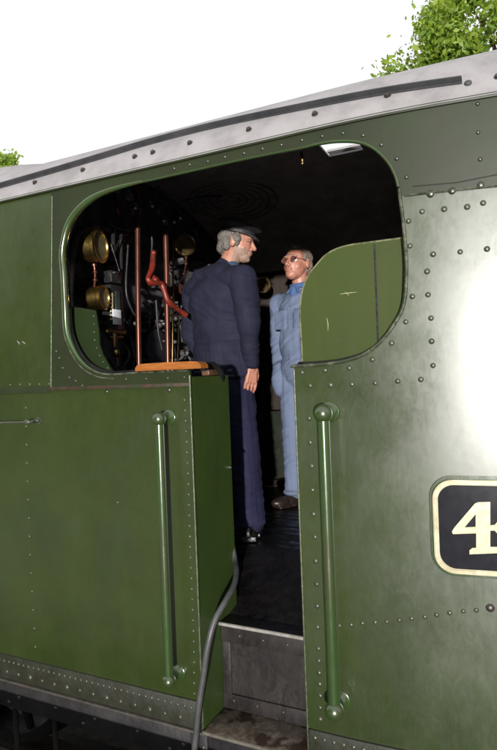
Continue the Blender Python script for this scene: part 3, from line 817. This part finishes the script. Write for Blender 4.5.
for (u, v) in ((135,208),(163.5,221),(152,206),(174,222),(180,218)):
    bm = bmesh.new(); ball(bm, PX(u, v, -1.89), .011); link('valve_cap', bm, M['steel_bright'], loco)
for pts in ([(158,187),(132,208),(120,222)],[(158,187),(175,205),(190,224)],[(160,192),(182,214),(198,236)],[(152,196),(170,203),(200,197),(222,196)],[(108,222),(118,228),(140,232)],[(185,208),(184,225),(185,236)],[(128,245),(126,290),(132,310),(138,318)],[(156,300),(158,330),(162,350)],[(150,225),(152,245),(148,280)],[(176,240),(180,225),(196,222)]):
    pipe('control_rod', pts, -1.96, .0060, M['rod'])
# red regulator handle
bm = bmesh.new()
w = [PX(153.5,253,-1.86), PX(152,268,-1.85), PX(148,279,-1.84), PX(154,283,-1.83), PX(161,283.5,-1.82), PX(164,290,-1.81), PX(168,301,-1.80), PX(176,308,-1.79), PX(186,315,-1.77)]
tube(bm, smoothpath(w, 5), [.013+.004*math.sin(i*.35)**2 for i in range(8*5+1)], 12)
ball(bm, w[0], .016); lathe(bm, PX(150,281,-1.87), (1,0,0), [(0,.03),(.03,.03),(.035,.02),(.05,.015),(.052,0)], 16)
link('regulator_handle', bm, M['red'], loco)

# ceiling vent: concentric oval rings
bm = bmesh.new(); c = ceilhit(232,200); print('vent', c)
for i in range(6):
    rr = .05+i*.045
    tube(bm, [(c.x+rr*1.25*math.cos(t*math.tau/48), c.y+rr*math.sin(t*math.tau/48), roofz(c.y+rr*math.sin(t*math.tau/48))-.024) for t in range(48)], .005, 6, closed=True)
for i in range(1):
    t = .3; tube(bm, [(c.x-.34*math.cos(t), c.y-.27*math.sin(t), roofz(c.y-.27*math.sin(t))-.022), (c.x+.34*math.cos(t), c.y+.27*math.sin(t), roofz(c.y+.27*math.sin(t))-.022)], .004, 6)
link('ceiling_vent_grille', bm, simple('dull_iron', (.16,.155,.15), .5, .3), loco)

# ------------------------------------------------------------------ people
def blob(name, parts, mats, parent, M0, voxel=.006, smooth=6, disp=None, colour=None, label=None, decimate=None):
    """all primitives of one body or garment fused into one continuous surface"""
    bm = bmesh.new(); parts(bm)
    me = bpy.data.meshes.new('tmp'); bm.to_mesh(me); bm.free()
    o = bpy.data.objects.new('tmp', me); COL.objects.link(o)
    r_ = o.modifiers.new('r', 'REMESH'); r_.mode = 'VOXEL'; r_.voxel_size = voxel
    s_ = o.modifiers.new('s', 'SMOOTH'); s_.iterations = smooth; s_.factor = .5
    dg = bpy.context.evaluated_depsgraph_get(); me2 = bpy.data.meshes.new_from_object(o.evaluated_get(dg))
    bpy.data.objects.remove(o)
    if disp:
        nr = [v.normal.copy() for v in me2.vertices]
        for v, n_ in zip(me2.vertices, nr): v.co += n_*disp(v.co)
    me2.materials.clear()
    for m_ in mats: me2.materials.append(m_)
    for p in me2.polygons:
        p.use_smooth = True; p.material_index = colour(p.center) if colour else 0
    me2.name = name
    ob = bpy.data.objects.new(name, me2); COL.objects.link(ob); ob.parent = parent
    WORLD[ob.name] = M0
    if label: ob['label'] = label
    return ob
def folds(amp, sc=(9,9,5), seed=0, ridge=True):
    def f(co):
        p = Vector((co.x*sc[0]+seed, co.y*sc[1], co.z*sc[2]))
        n_ = noise.noise(p)
        n2 = noise.noise(p*2.3+Vector((3,1,2)))
        v = (1-abs(n_)*2.2) if ridge else n_
        n3 = 1-abs(noise.noise(Vector((co.x*5+seed*2, co.y*5, co.z*17+co.x*9))))*3.2
        return amp*(v*.7+n2*.5-.3+.55*max(-.2, n3))
    return f
def rotz(a): return Matrix.Rotation(a, 4, 'Z')

def head_parts(bm, H, ears=True):
    """H maps head space (x right, y forward, z up, origin at head centre) to body space"""
    rot = H.to_3x3().to_4x4()
    T = lambda x, y, z: H @ Vector((x, y, z))
    ball(bm, T(0,-.012,.028), (.077,.098,.088), rot=rot)
    ball(bm, T(0,.022,-.02), (.066,.072,.085), rot=rot)
    ball(bm, T(0,.050,-.075), (.042,.040,.036), rot=rot)           # jaw
    ball(bm, T(0,.073,-.088), (.022,.018,.018), rot=rot)           # chin
    ball(bm, T(0,.078,.030), (.055,.020,.016), rot=rot)            # brow
    for s in (-1,1):
        ball(bm, T(s*.032,.044,-.026), (.032,.030,.036), rot=rot)  # cheek
        ball(bm, T(s*.031,.083,.010), (.012,.010,.009), rot=rot)   # eye
        ball(bm, T(s*.012,.098,-.030), (.010,.010,.008), rot=rot)
        ball(bm, T(s*.082,-.006,-.002), (.010,.020,.033), rot=rot)
    capsule(bm, T(0,.086,.018), T(0,.110,-.024), .009, .013)       # nose
    ball(bm, T(0,.088,-.050), (.026,.014,.009), rot=rot)
    ball(bm, T(0,.086,-.060), (.022,.013,.008), rot=rot)
def head_colour(H, beard=False):
    inv = H.inverted()
    def f(c):
        q = inv @ c
        if q.y > .084 and abs(q.x) < .026 and -.062 < q.z < -.047: return 1
        if q.y > .070 and .020 < abs(q.x) < .043 and .004 < q.z < .015: return 2
        if .030 < q.y and abs(q.x) < .060 and .030 < q.z < .038 and q.y > .060: return 3
        if beard and q.y > .0 and -.13 < q.z < -.036+.25*max(0, .05-q.y)+.006*noise.noise(c*60): return 3
        return 0
    return f
def hand(bm, wrist, d, side, palm_n, curl=.5, sc=1.0, thumb=1):
    """wrist position, direction of hand, side = across the knuckles towards the index, palm_n = where the palm looks"""
    d = Vector(d).normalized(); pn = Vector(palm_n).normalized(); s = d.cross(pn).normalized()
    if s.dot(Vector(side)) < 0: s = -s
    w = Vector(wrist)
    capsule(bm, w-d*.03, w+d*.01, .024*sc, .024*sc)
    for k in (-1.1,-.35,.4,1.1):
        capsule(bm, w+d*.015+s*k*.014, w+d*.085*sc+s*k*.023*sc, .016*sc, .0125*sc)
    for k, L in ((1.45,.078),(.5,.086),(-.48,.080),(-1.4,.064)):
        b0 = w+d*.092*sc+s*k*.0225*sc; a = curl*.55; r_ = .0088*sc
        dd = d
        for j, fr in enumerate((.45,.32,.23)):
            dd = (dd*math.cos(a)+pn*math.sin(a)).normalized(); pp = (pn*math.cos(a)-d*math.sin(a))
            b1 = b0+dd*L*fr*sc; capsule(bm, b0, b1, r_, r_*.93, 10); b0 = b1; r_ *= .93
            a = curl*(.55+.35*(j+1))
            dd = (d*math.cos(a)+pn*math.sin(a)).normalized()
    t0 = w+d*.022+s*.026*sc; t1 = t0+(d*.6+s*.55+pn*.45).normalized()*.040*sc; t2 = t1+(d*.9+s*.1+pn*.4).normalized()*.034*sc
    capsule(bm, t0, t1, .015*sc, .011*sc, 10); capsule(bm, t1, t2, .011*sc, .009*sc, 10)

# ---- first man: back to us, navy jacket, black cap
g1 = G(241,536,z2); FACE1 = R(70)
man1 = empty('person', (g1.x, g1.y, z2), FACE1-math.pi/2, label='man in navy jacket and black cap seen from behind beside the gauges', category='person')
man1.scale = (.982,)*3; man1.rotation_euler = (Matrix.Rotation(R(-3.6), 4, Vector((-math.sin(YAW), math.cos(YAW), 0))) @ Matrix.Rotation(FACE1-math.pi/2, 4, 'Z')).to_euler(); M1 = WORLD[man1.name]
H1 = Matrix.Translation((.085,.125,1.715)) @ rotz(R(-55)) @ Matrix.Rotation(R(-13), 4, 'X')
sh_r, el_r, wr_r = Vector((.228,.01,1.475)), Vector((.268,-.020,1.215)), Vector((.212,.020,.995))
sh_l, el_l, wr_l = Vector((-.215,.02,1.475)), Vector((-.265,.0,1.22)), Vector((-.23,.10,.99))
def b1(bm):
    head_parts(bm, H1)
    capsule(bm, (.01,.02,1.48), (.075,.10,1.66), .060, .056)
    capsule(bm, (0,0,.98), (0,0,1.40), .11, .12); capsule(bm, sh_l, sh_r, .05, .05)
    for a, b2, c in ((sh_r, el_r, wr_r), (sh_l, el_l, wr_l)):
        capsule(bm, a, b2, .045, .036); capsule(bm, b2, c, .036, .024)
    for s in (-1, 1): capsule(bm, (s*.09,0,.95), (s*.10,0,.50), .075, .05); capsule(bm, (s*.10,0,.50), (s*.10,-.01,.12), .05, .03)
    hand(bm, wr_r+Vector((0,.005,-.012)), (-.12,-.14,-1), (.2,.95,0), (-.95,.25,0), .5, 1.03)
    hand(bm, wr_l, (.1,.1,-1), (0,1,0), (1,0,0), .6, 1.0)
blob('body', b1, [M['skin'], M['lips'], M['skin_shadow'], M['stubble']], man1, M1, .0032, 5, None, head_colour(H1, True))
def jk(bm):
    rb = lambda x, y, z: Matrix.Rotation(x, 4, 'X')
    ball(bm, (0,-.01,1.36), (.205,.125,.20)); ball(bm, (0,.015,1.18), (.200,.150,.25)); ball(bm, (0,.02,1.02), (.208,.160,.17))
    capsule(bm, (-.17,-.01,1.49), (.17,-.01,1.49), .070, .070); capsule(bm, (-.10,-.02,1.53), (.10,-.02,1.53), .062, .062)
    capsule(bm, (0,-.01,1.48), (.035,.05,1.570), .085, .066)
    capsule(bm, sh_r, el_r, .080, .064); capsule(bm, el_r, wr_r+(wr_r-el_r).normalized()*-.02, .064, .048)
    capsule(bm, sh_l, el_l, .080, .064); capsule(bm, el_l, wr_l, .064, .048)
    for a in range(44):
        t = a/44*math.tau; k_ = 1+.018*math.sin(t*5+1)+.012*math.sin(t*9); capsule(bm, (.175*math.cos(t), .015+.130*math.sin(t), 1.12), (.196*k_*math.cos(t), .022+.155*k_*math.sin(t), .945+.008*math.sin(t*3)), .03, .018)
blob('jacket', jk, [M['jacket']], man1, M1, .006, 5, folds(.0085, (7,7,4), 1))
def cf(bm):
    d = (wr_r-el_r).normalized(); capsule(bm, wr_r-d*.045, wr_r-d*.008, .037, .037)
blob('shirt_cuff', cf, [M['cuff']], man1, M1, .004, 3, folds(.003, (20,20,20)))
def cl(bm):
    for i in range(40):
        t = i/40*math.tau; q = Vector((.043+.062*math.cos(t), .060+.062*math.sin(t), 1.580+.006*math.sin(t)))
        ball(bm, q, (.016,.016,.022))
blob('shirt_collar', cl, [M['cuff']], man1, M1, .004, 4)
def tr1(bm):
    ball(bm, (0,0,.93), (.175,.125,.14))
    for s in (-1, 1):
        capsule(bm, (s*.088,0,.90), (s*.098,.01,.52), .105, .082); capsule(bm, (s*.098,.01,.52), (s*.10,-.005,.12), .082, .085)
        ball(bm, (s*.10,-.005,.095), (.085,.10,.03))
blob('trousers', tr1, [M['trousers']], man1, M1, .006, 5, folds(.009, (8,8,3), 5))
def boots(col):
    def f(bm):
        s = f.s; n0 = len(bm.verts)
        capsule(bm, (s*.10,-.03,.17), (s*.10,-.03,.06), .050, .048); capsule(bm, (s*.10,-.045,.045), (s*.11,.06,.045), .043, .045)
        ball(bm, (s*.112,.13,.040), (.050,.085,.042)); 
        lathe(bm, (s*.105,.04,.0), (0,0,1), [(0,0),(0,.05),(.02,.05),(.02,0)], 16)
        box(bm, (s*.10-.045,-.09,.0), (s*.10+.045,-.02,.03)); box(bm, (s*.108-.046,-.0,.0), (s*.108+.048,.18,.02))
        bmesh.ops.rotate(bm, cent=(s*.10,-.02,0), matrix=Matrix.Rotation(f.a, 3, 'Z'), verts=bm.verts)
    return f
for s in (-1, 1):
    bf = boots(0); bf.s = s; bf.a = R(38); blob('boot', bf, [M['boot']], man1, M1, .005, 3)
def hair1(bm):
    rot = H1.to_3x3().to_4x4(); T = lambda x, y, z: H1 @ Vector((x, y, z))
    ball(bm, T(0,-.034,.030), (.085,.085,.062), rot=rot); ball(bm, T(0,-.070,-.028), (.066,.045,.045), rot=rot)
    for s in (-1, 1):
        ball(bm, T(s*.078,.012,.022), (.014,.028,.030), rot=rot); ball(bm, T(s*.074,-.045,-.012), (.024,.034,.042), rot=rot); ball(bm, T(s*.076,.020,-.005), (.010,.012,.024), rot=rot)
blob('hair', hair1, [M['hair']], man1, M1, .004, 2, folds(.007, (60,60,25), 2))
def cap1(bm):
    T = H1 @ Matrix.Rotation(R(-7), 4, 'X')
    o = T @ Vector((0,-.008,.050)); ax = T.to_3x3() @ Vector((0,0,1))
    lathe(bm, o, ax, [(0,0),(0,.098),(.026,.101),(.036,.120),(.050,.134),(.064,.130),(.074,.105),(.080,.05),(.081,0)], 40)
    rot = T.to_3x3().to_4x4()
    ball(bm, T @ Vector((0,.095,.050)), (.070,.036,.010), rot=rot @ Matrix.Rotation(R(-18), 4, 'X'))
blob('cap', cap1, [M['cap']], man1, M1, .004, 2, folds(.003, (18,18,18), 3))

# ---- second man: facing us, blue overalls and tinted glasses
g2 = G(309,507,z2); g2.y = min(g2.y, 2.02); FACE2 = R(250)
man2 = empty('person', (g2.x, g2.y, z2), FACE2-math.pi/2, label='man in faded blue overalls and tinted glasses facing out from the cab', category='person')
man2.scale = (.967,)*3; M2 = WORLD[man2.name]
H2 = Matrix.Translation((.0,.03,1.725)) @ rotz(R(6)) @ Matrix.Rotation(R(8), 4, 'X') @ Matrix.Scale(1.09, 4)
s2r, e2r, w2r = Vector((.205,0,1.47)), Vector((.280,-.04,1.22)), Vector((.190,.05,1.00))
s2l, e2l, w2l = Vector((-.205,0,1.47)), Vector((-.285,-.04,1.22)), Vector((-.215,.06,1.00))
def b2_(bm):
    head_parts(bm, H2)
    capsule(bm, (0,-.01,1.48), (0,.01,1.66), .060, .056)
    capsule(bm, (0,0,.98), (0,0,1.38), .11, .12); capsule(bm, s2l, s2r, .05, .05)
    for a, b3, c in ((s2r, e2r, w2r), (s2l, e2l, w2l)):
        capsule(bm, a, b3, .045, .036); capsule(bm, b3, c, .036, .024)
    for s in (-1, 1): capsule(bm, (s*.09,0,.95), (s*.10,0,.50), .075, .05); capsule(bm, (s*.10,0,.50), (s*.10,-.01,.12), .05, .03)
    hand(bm, w2r, (-.25,.15,-1), (0,1,0), (-1,0,0), .3, .72); hand(bm, w2l, (.3,.3,-1), (0,1,0), (1,0,0), .4, .95)
blob('body', b2_, [M['skin'], M['lips'], M['skin_shadow'], M['stubble']], man2, M2, .0032, 5, None, head_colour(H2))
def ov(bm):
    ball(bm, (0,0,1.36), (.195,.125,.20)); ball(bm, (0,.01,1.18), (.18,.135,.25)); ball(bm, (0,.0,1.00), (.185,.14,.17))
    capsule(bm, (-.16,0,1.47), (.16,0,1.47), .070, .070); capsule(bm, (-.09,-.01,1.51), (.09,-.01,1.51), .055, .055)
    capsule(bm, (0,-.02,1.48), (0,-.015,1.545), .080, .068)
    for a, b3, c in ((s2r, e2r, w2r), (s2l, e2l, w2l)):
        capsule(bm, a, b3, .076, .060); capsule(bm, b3, c, .060, .050)
    for s in (-1, 1):
        capsule(bm, (s*.095,0,.92), (s*.115,.01,.52), .108, .080); capsule(bm, (s*.115,.01,.52), (s*.12,-.005,.13), .080, .082)
        ball(bm, (s*.12,0,.10), (.080,.095,.03))
        box(bm, (s*.09-.05,.115,1.27), (s*.09+.05,.134,1.40)); ball(bm, (s*.170,.055,.925), (.068,.075,.135))
blob('overalls', ov, [M['overalls']], man2, M2, .006, 4, folds(.008, (8,8,4), 9))
bm = bmesh.new()
def T2(x, y, z): return Vector((x, y, z))
for (x, y, z_) in ((.0,.137,1.34),(.0,.142,1.26),(.0,.146,1.18),(.0,.146,1.10)):
    lathe(bm, T2(x, y, z_), (0,1,0), [(0,.008),(.004,.008),(.005,0)], 10)
box(bm, (-.008,.118,1.0), (.008,.138,1.42), 0, .003)
def setlocal(o, par): o.matrix_parent_inverse = Matrix.Identity(4); return o
setlocal(link('button_placket', bm, M['overalls'], man2), man2)
def col2(bm):
    for i in range(44):
        t = i/44*math.tau; q = Vector((.068*math.cos(t), -.002+.066*math.sin(t), 1.585-.016*math.sin(t)))
        ball(bm, q, (.014,.014,.020))
    for s in (-1, 1):
        capsule(bm, (s*.025,.068,1.560), (s*.050,.085,1.525), .013, .008)
blob('shirt_collar', col2, [M['shirt']], man2, M2, .004, 3)
def sv(bm): ball(bm, (0,.075,1.515), (.03,.03,.06))
blob('shirt_front', sv, [M['shirt']], man2, M2, .005, 2)
for s in (-1, 1):
    bf = boots(0); bf.s = s*1.15; bf.a = R(-8)*s; blob('boot', bf, [M['boot_brown']], man2, M2, .005, 3)
def hair2(bm):
    rot = H2.to_3x3().to_4x4(); T = lambda x, y, z: H2 @ Vector((x, y, z))
    ball(bm, T(0,-.030,.055), (.080,.088,.072), rot=rot); ball(bm, T(0,-.060,.0), (.074,.060,.065), rot=rot)
    ball(bm, T(0,.035,.098), (.052,.038,.022), rot=rot)
    for s in (-1, 1): ball(bm, T(s*.075,.010,.035), (.012,.030,.030), rot=rot)
blob('hair', hair2, [M['hair_dark']], man2, M2, .004, 2, folds(.006, (70,70,40), 4))
bm = bmesh.new(); bl = bmesh.new()
for s in (-1, 1):
    ring = [H2 @ Vector((s*.034+.027*math.cos(t*math.tau/20), .098-.010*abs(math.cos(t*math.tau/20)), .008+.019*math.sin(t*math.tau/20))) for t in range(20)]
    tube(bm, ring, .0016, 6, closed=True)
    f_ = bl.faces.new([bl.verts.new(p) for p in ring])
    tube(bm, [H2 @ Vector((s*.060,.088,.013)), H2 @ Vector((s*.084,.06,.012)), H2 @ Vector((s*.087,-.01,.006))], .0018, 6)
tube(bm, [H2 @ Vector((-.008,.099,.012)), H2 @ Vector((.0,.103,.015)), H2 @ Vector((.008,.099,.012))], .0016, 6)
gl = setlocal(link('glasses', bm, M['steel_bright'], man2), man2); WORLD[gl.name] = M2
bmesh.ops.solidify(bl, geom=bl.faces[:], thickness=.002)
l_ = link('lens', bl, M['glass_dark'], man2); l_.parent = gl
l_.matrix_parent_inverse = Matrix.Translation(-gl.location)

# ------------------------------------------------------------------ trees
def tree(name, base, height, crown_c, crown_r, nblob, nleaf, leaf, label, seed, m1, m2, low=1.0):
    rnd = random.Random(seed)
    t = empty(name, base, label=label, category='tree', group='trees beyond the locomotive')
    b = Vector(base); cc = Vector(crown_c)
    bm = bmesh.new()
    mid = b.lerp(cc, .5)+Vector((.2,.1,0))
    tube(bm, smoothpath([b-Vector((0,0,.2)), mid, cc], 6), [.26-.17*i/12 for i in range(13)], 10)
    limbs = []
    for i in range(nblob):
        u_ = rnd.uniform(-1,1); ph = rnd.uniform(0, math.tau); rr = rnd.uniform(.45,1)**.6
        dv = Vector((math.sqrt(1-u_*u_)*math.cos(ph)*crown_r[0], math.sqrt(1-u_*u_)*math.sin(ph)*crown_r[1], u_*crown_r[2]))*rr
        end = cc+dv; limbs.append(end)
        st = mid.lerp(cc, rnd.uniform(.2,1)); md = st.lerp(end, .55)+Vector((0,0,.15))
        tube(bm, smoothpath([st, md, end], 4), [.065-.055*k/8 for k in range(9)], 5)
    link('trunk', bm, M['bark'], t)
    bm = bmesh.new()
    for e in limbs:
        R_ = rnd.uniform(.20,.46)*min(crown_r)/1.8
        for j in range(nleaf):
            p = e+Vector((rnd.gauss(0,1), rnd.gauss(0,1), rnd.gauss(0,.85)))*R_*.55
            x = Vector((rnd.gauss(0,1), rnd.gauss(0,1), rnd.gauss(0,1))).normalized(); n_ = x.orthogonal().normalized()
            n_ = (Matrix.Rotation(rnd.uniform(0,6.28), 3, x) @ n_); s_ = leaf*rnd.choice((.5,.8,1,1.25,1.6))*rnd.uniform(.8,1.2)
            a = bm.verts.new(p-x*s_); c_ = bm.verts.new(p+x*s_); d_ = bm.verts.new(p+n_*s_*.55+x*s_*.1); g_ = bm.verts.new(p-n_*s_*.55+x*s_*.1)
            f = bm.faces.new([a, g_, c_, d_]); f.material_index = 1 if rnd.random() < .4 else 0
    link('crown', bm, [m1, m2], t, flat=True)
    return t
q = P(452,60,11.0)
tree('broadleaf_tree', (q.x+1.2, 11.2, 0), 8, (q.x+1.35, 11.2, q.z-.75), (2.95,1.8,2.0), 82, 430, .055, 'bright green leafy tree rising above the roof at the upper right', 4, M['leaf'], M['leaf2'])
q = P(4,164,17.0)
tree('broadleaf_tree', (q.x-.8, 17.0, 0), 6, (q.x-.9, 17.0, q.z-1.0), (2.0,1.5,1.75), 60, 200, .085, 'small yellowish green treetop just above the roof at the far left', 9, M['leaf2'], M['leaf'])

# ------------------------------------------------------------------ ground, track, platform
bm = bmesh.new(); box(bm, (-400,-400,-.5), (400,400,-.02)); structure(link('ground', bm, M['ground']))
bm = bmesh.new(); box(bm, (-60,-8,-.02), (60,-.62,.72), 0, .01); structure(link('platform', bm, M['slab']))
for yy in (.58, 2.02):
    bm = bmesh.new()
    poly_ = [(-.07,-.02),(.07,-.02),(.07,0),(.01,.02),(.01,.075),(.035,.085),(.035,.118),(-.035,.118),(-.035,.085),(-.01,.075),(-.01,.02),(-.07,0)]
    a = [bm.verts.new((-60, yy+p[0], p[1])) for p in poly_]; b2 = [bm.verts.new((60, yy+p[0], p[1])) for p in poly_]
    bm.faces.new(a); bm.faces.new(b2[::-1])
    for i in range(len(a)): bm.faces.new([a[i], a[(i+1) % 12], b2[(i+1) % 12], b2[i]])
    bmesh.ops.recalc_face_normals(bm, faces=bm.faces)
    structure(link('rail', bm, M['bolt']))

def unseen_woodland(x0, x1, y, h, depth, seed, n):
    rnd = random.Random(seed); bm = bmesh.new(); nx = int((x1-x0)/.8); prof_ = [(-1,0),(-1.05,.3),(-1,.6),(-.75,.85),(-.3,1),(.3,1),(.75,.85),(1,.6),(1.05,.3),(1,0)]
    rings = []
    for i in range(nx+1):
        x = x0+(x1-x0)*i/nx; e = min(1, .35+.65*min(i, nx-i)/3)
        hh = h*(.82+.22*noise.noise(Vector((x*.22, y, seed)))+.08*noise.noise(Vector((x*.9, y, seed))))*e
        rings.append([bm.verts.new((x+.4*noise.noise(Vector((x, a*3, seed))), y+depth*a*.5*e*(1+.25*noise.noise(Vector((x*.7, a*2, b*3)))), hh*b-.1)) for a, b in prof_])
    for A_, B_ in zip(rings, rings[1:]):
        for k in range(9): bm.faces.new([A_[k], B_[k], B_[k+1], A_[k+1]])
    bm.faces.new(rings[0]); bm.faces.new(rings[-1][::-1])
    bmesh.ops.recalc_face_normals(bm, faces=bm.faces)
    fs = [f for f in bm.faces if len(f.verts) == 4]
    for i in range(n):
        f = rnd.choice(fs); vs = [v.co for v in f.verts[:4]]; a, b = rnd.random(), rnd.random()
        p = (vs[0]*(1-a)+vs[1]*a)*(1-b)+(vs[3]*(1-a)+vs[2]*a)*b+f.normal*rnd.uniform(0,.35)
        x = Vector((rnd.gauss(0,1), rnd.gauss(0,1), rnd.gauss(0,1))).normalized(); q_ = x.orthogonal().normalized(); s_ = rnd.uniform(.12,.26)
        nf = bm.faces.new([bm.verts.new(p-x*s_), bm.verts.new(p-q_*s_*.5), bm.verts.new(p+x*s_), bm.verts.new(p+q_*s_*.5)]); nf.material_index = 1
    o = link('woodland', bm, [M['wood_dark'], M['wood_leaf']], None, flat=True); o['kind'] = 'stuff'
M['wood_dark'] = simple('woodland_shade', (.025,.04,.012), .9, 0, (.012,.02,.007), 2, .5, 6, .1)
M['wood_leaf'] = simple('woodland_leaves', (.05,.085,.018), .7, 0, (.03,.055,.012), 3, 0, 6, .2)
unseen_woodland(-46, -.9, -13, 11, 5, 1, 9000)  # added behind the camera to keep bright sky out of the paint's reflections
unseen_woodland(6.5, 40, -13, 10, 5, 2, 6000)  # second added screen, with a gap left for the low light
unseen_woodland(-60, 50, 32, 5.5, 6, 3, 9000)

# ------------------------------------------------------------------ light
SUN_AZ = R(21)      # light travels (-sin, cos): in through the doorway
SUN_EL = R(.15)
w = bpy.data.worlds.new('World'); S.world = w; w.use_nodes = True; nt = w.node_tree
bg = nt.nodes['Background']; sky = nt.nodes.new('ShaderNodeTexSky'); sky.sky_type = 'NISHITA'; sky.sun_disc = False
sky.sun_elevation = SUN_EL; sky.sun_rotation = math.pi-SUN_AZ; sky.air_density = 1; sky.dust_density = 3
m_ = nt.nodes.new('ShaderNodeMix'); m_.data_type = 'RGBA'; m_.inputs[0].default_value = .88
m_.inputs[7].default_value = (9.6, 9.7, 9.9, 1)          # bright overcast cloud cover
nt.links.new(sky.outputs[0], m_.inputs[6]); nt.links.new(m_.outputs[2], bg.inputs[0]); bg.inputs[1].default_value = .085
sd = bpy.data.lights.new('sun', 'SUN'); sd.energy = 5.0; sd.angle = R(1.2); sd.color = (1, .97, .93)  # low sun stands in for the camera flash
so = bpy.data.objects.new('sun', sd); COL.objects.link(so)
dirv = Vector((-math.sin(SUN_AZ)*math.cos(SUN_EL), math.cos(SUN_AZ)*math.cos(SUN_EL), -math.sin(SUN_EL)))
so.rotation_euler = dirv.to_track_quat('-Z', 'Y').to_euler(); so.location = (2,-6,5)

# ------------------------------------------------------------------ camera
cd = bpy.data.cameras.new('camera'); co = bpy.data.objects.new('camera', cd); COL.objects.link(co)
fw = Vector((-math.sin(YAW), math.cos(YAW), 0)); rg = Vector((math.cos(YAW), math.sin(YAW), 0)); up = Vector((0,0,1))
cr_ = rg*math.cos(ROLL)-up*math.sin(ROLL); cu = rg*math.sin(ROLL)+up*math.cos(ROLL)
co.matrix_world = Matrix(((cr_.x, cu.x, -fw.x, 0), (cr_.y, cu.y, -fw.y, -D), (cr_.z, cu.z, -fw.z, CZ), (0,0,0,1)))
cd.sensor_fit = 'VERTICAL'; cd.sensor_height = 36; cd.lens = F*36/750; cd.clip_start = .05; cd.clip_end = 1500
S.camera = co
S.view_settings.view_transform = 'Standard'; S.view_settings.look = 'None'; S.view_settings.exposure = .5; S.view_settings.gamma = 1
S.view_settings.use_curve_mapping = False
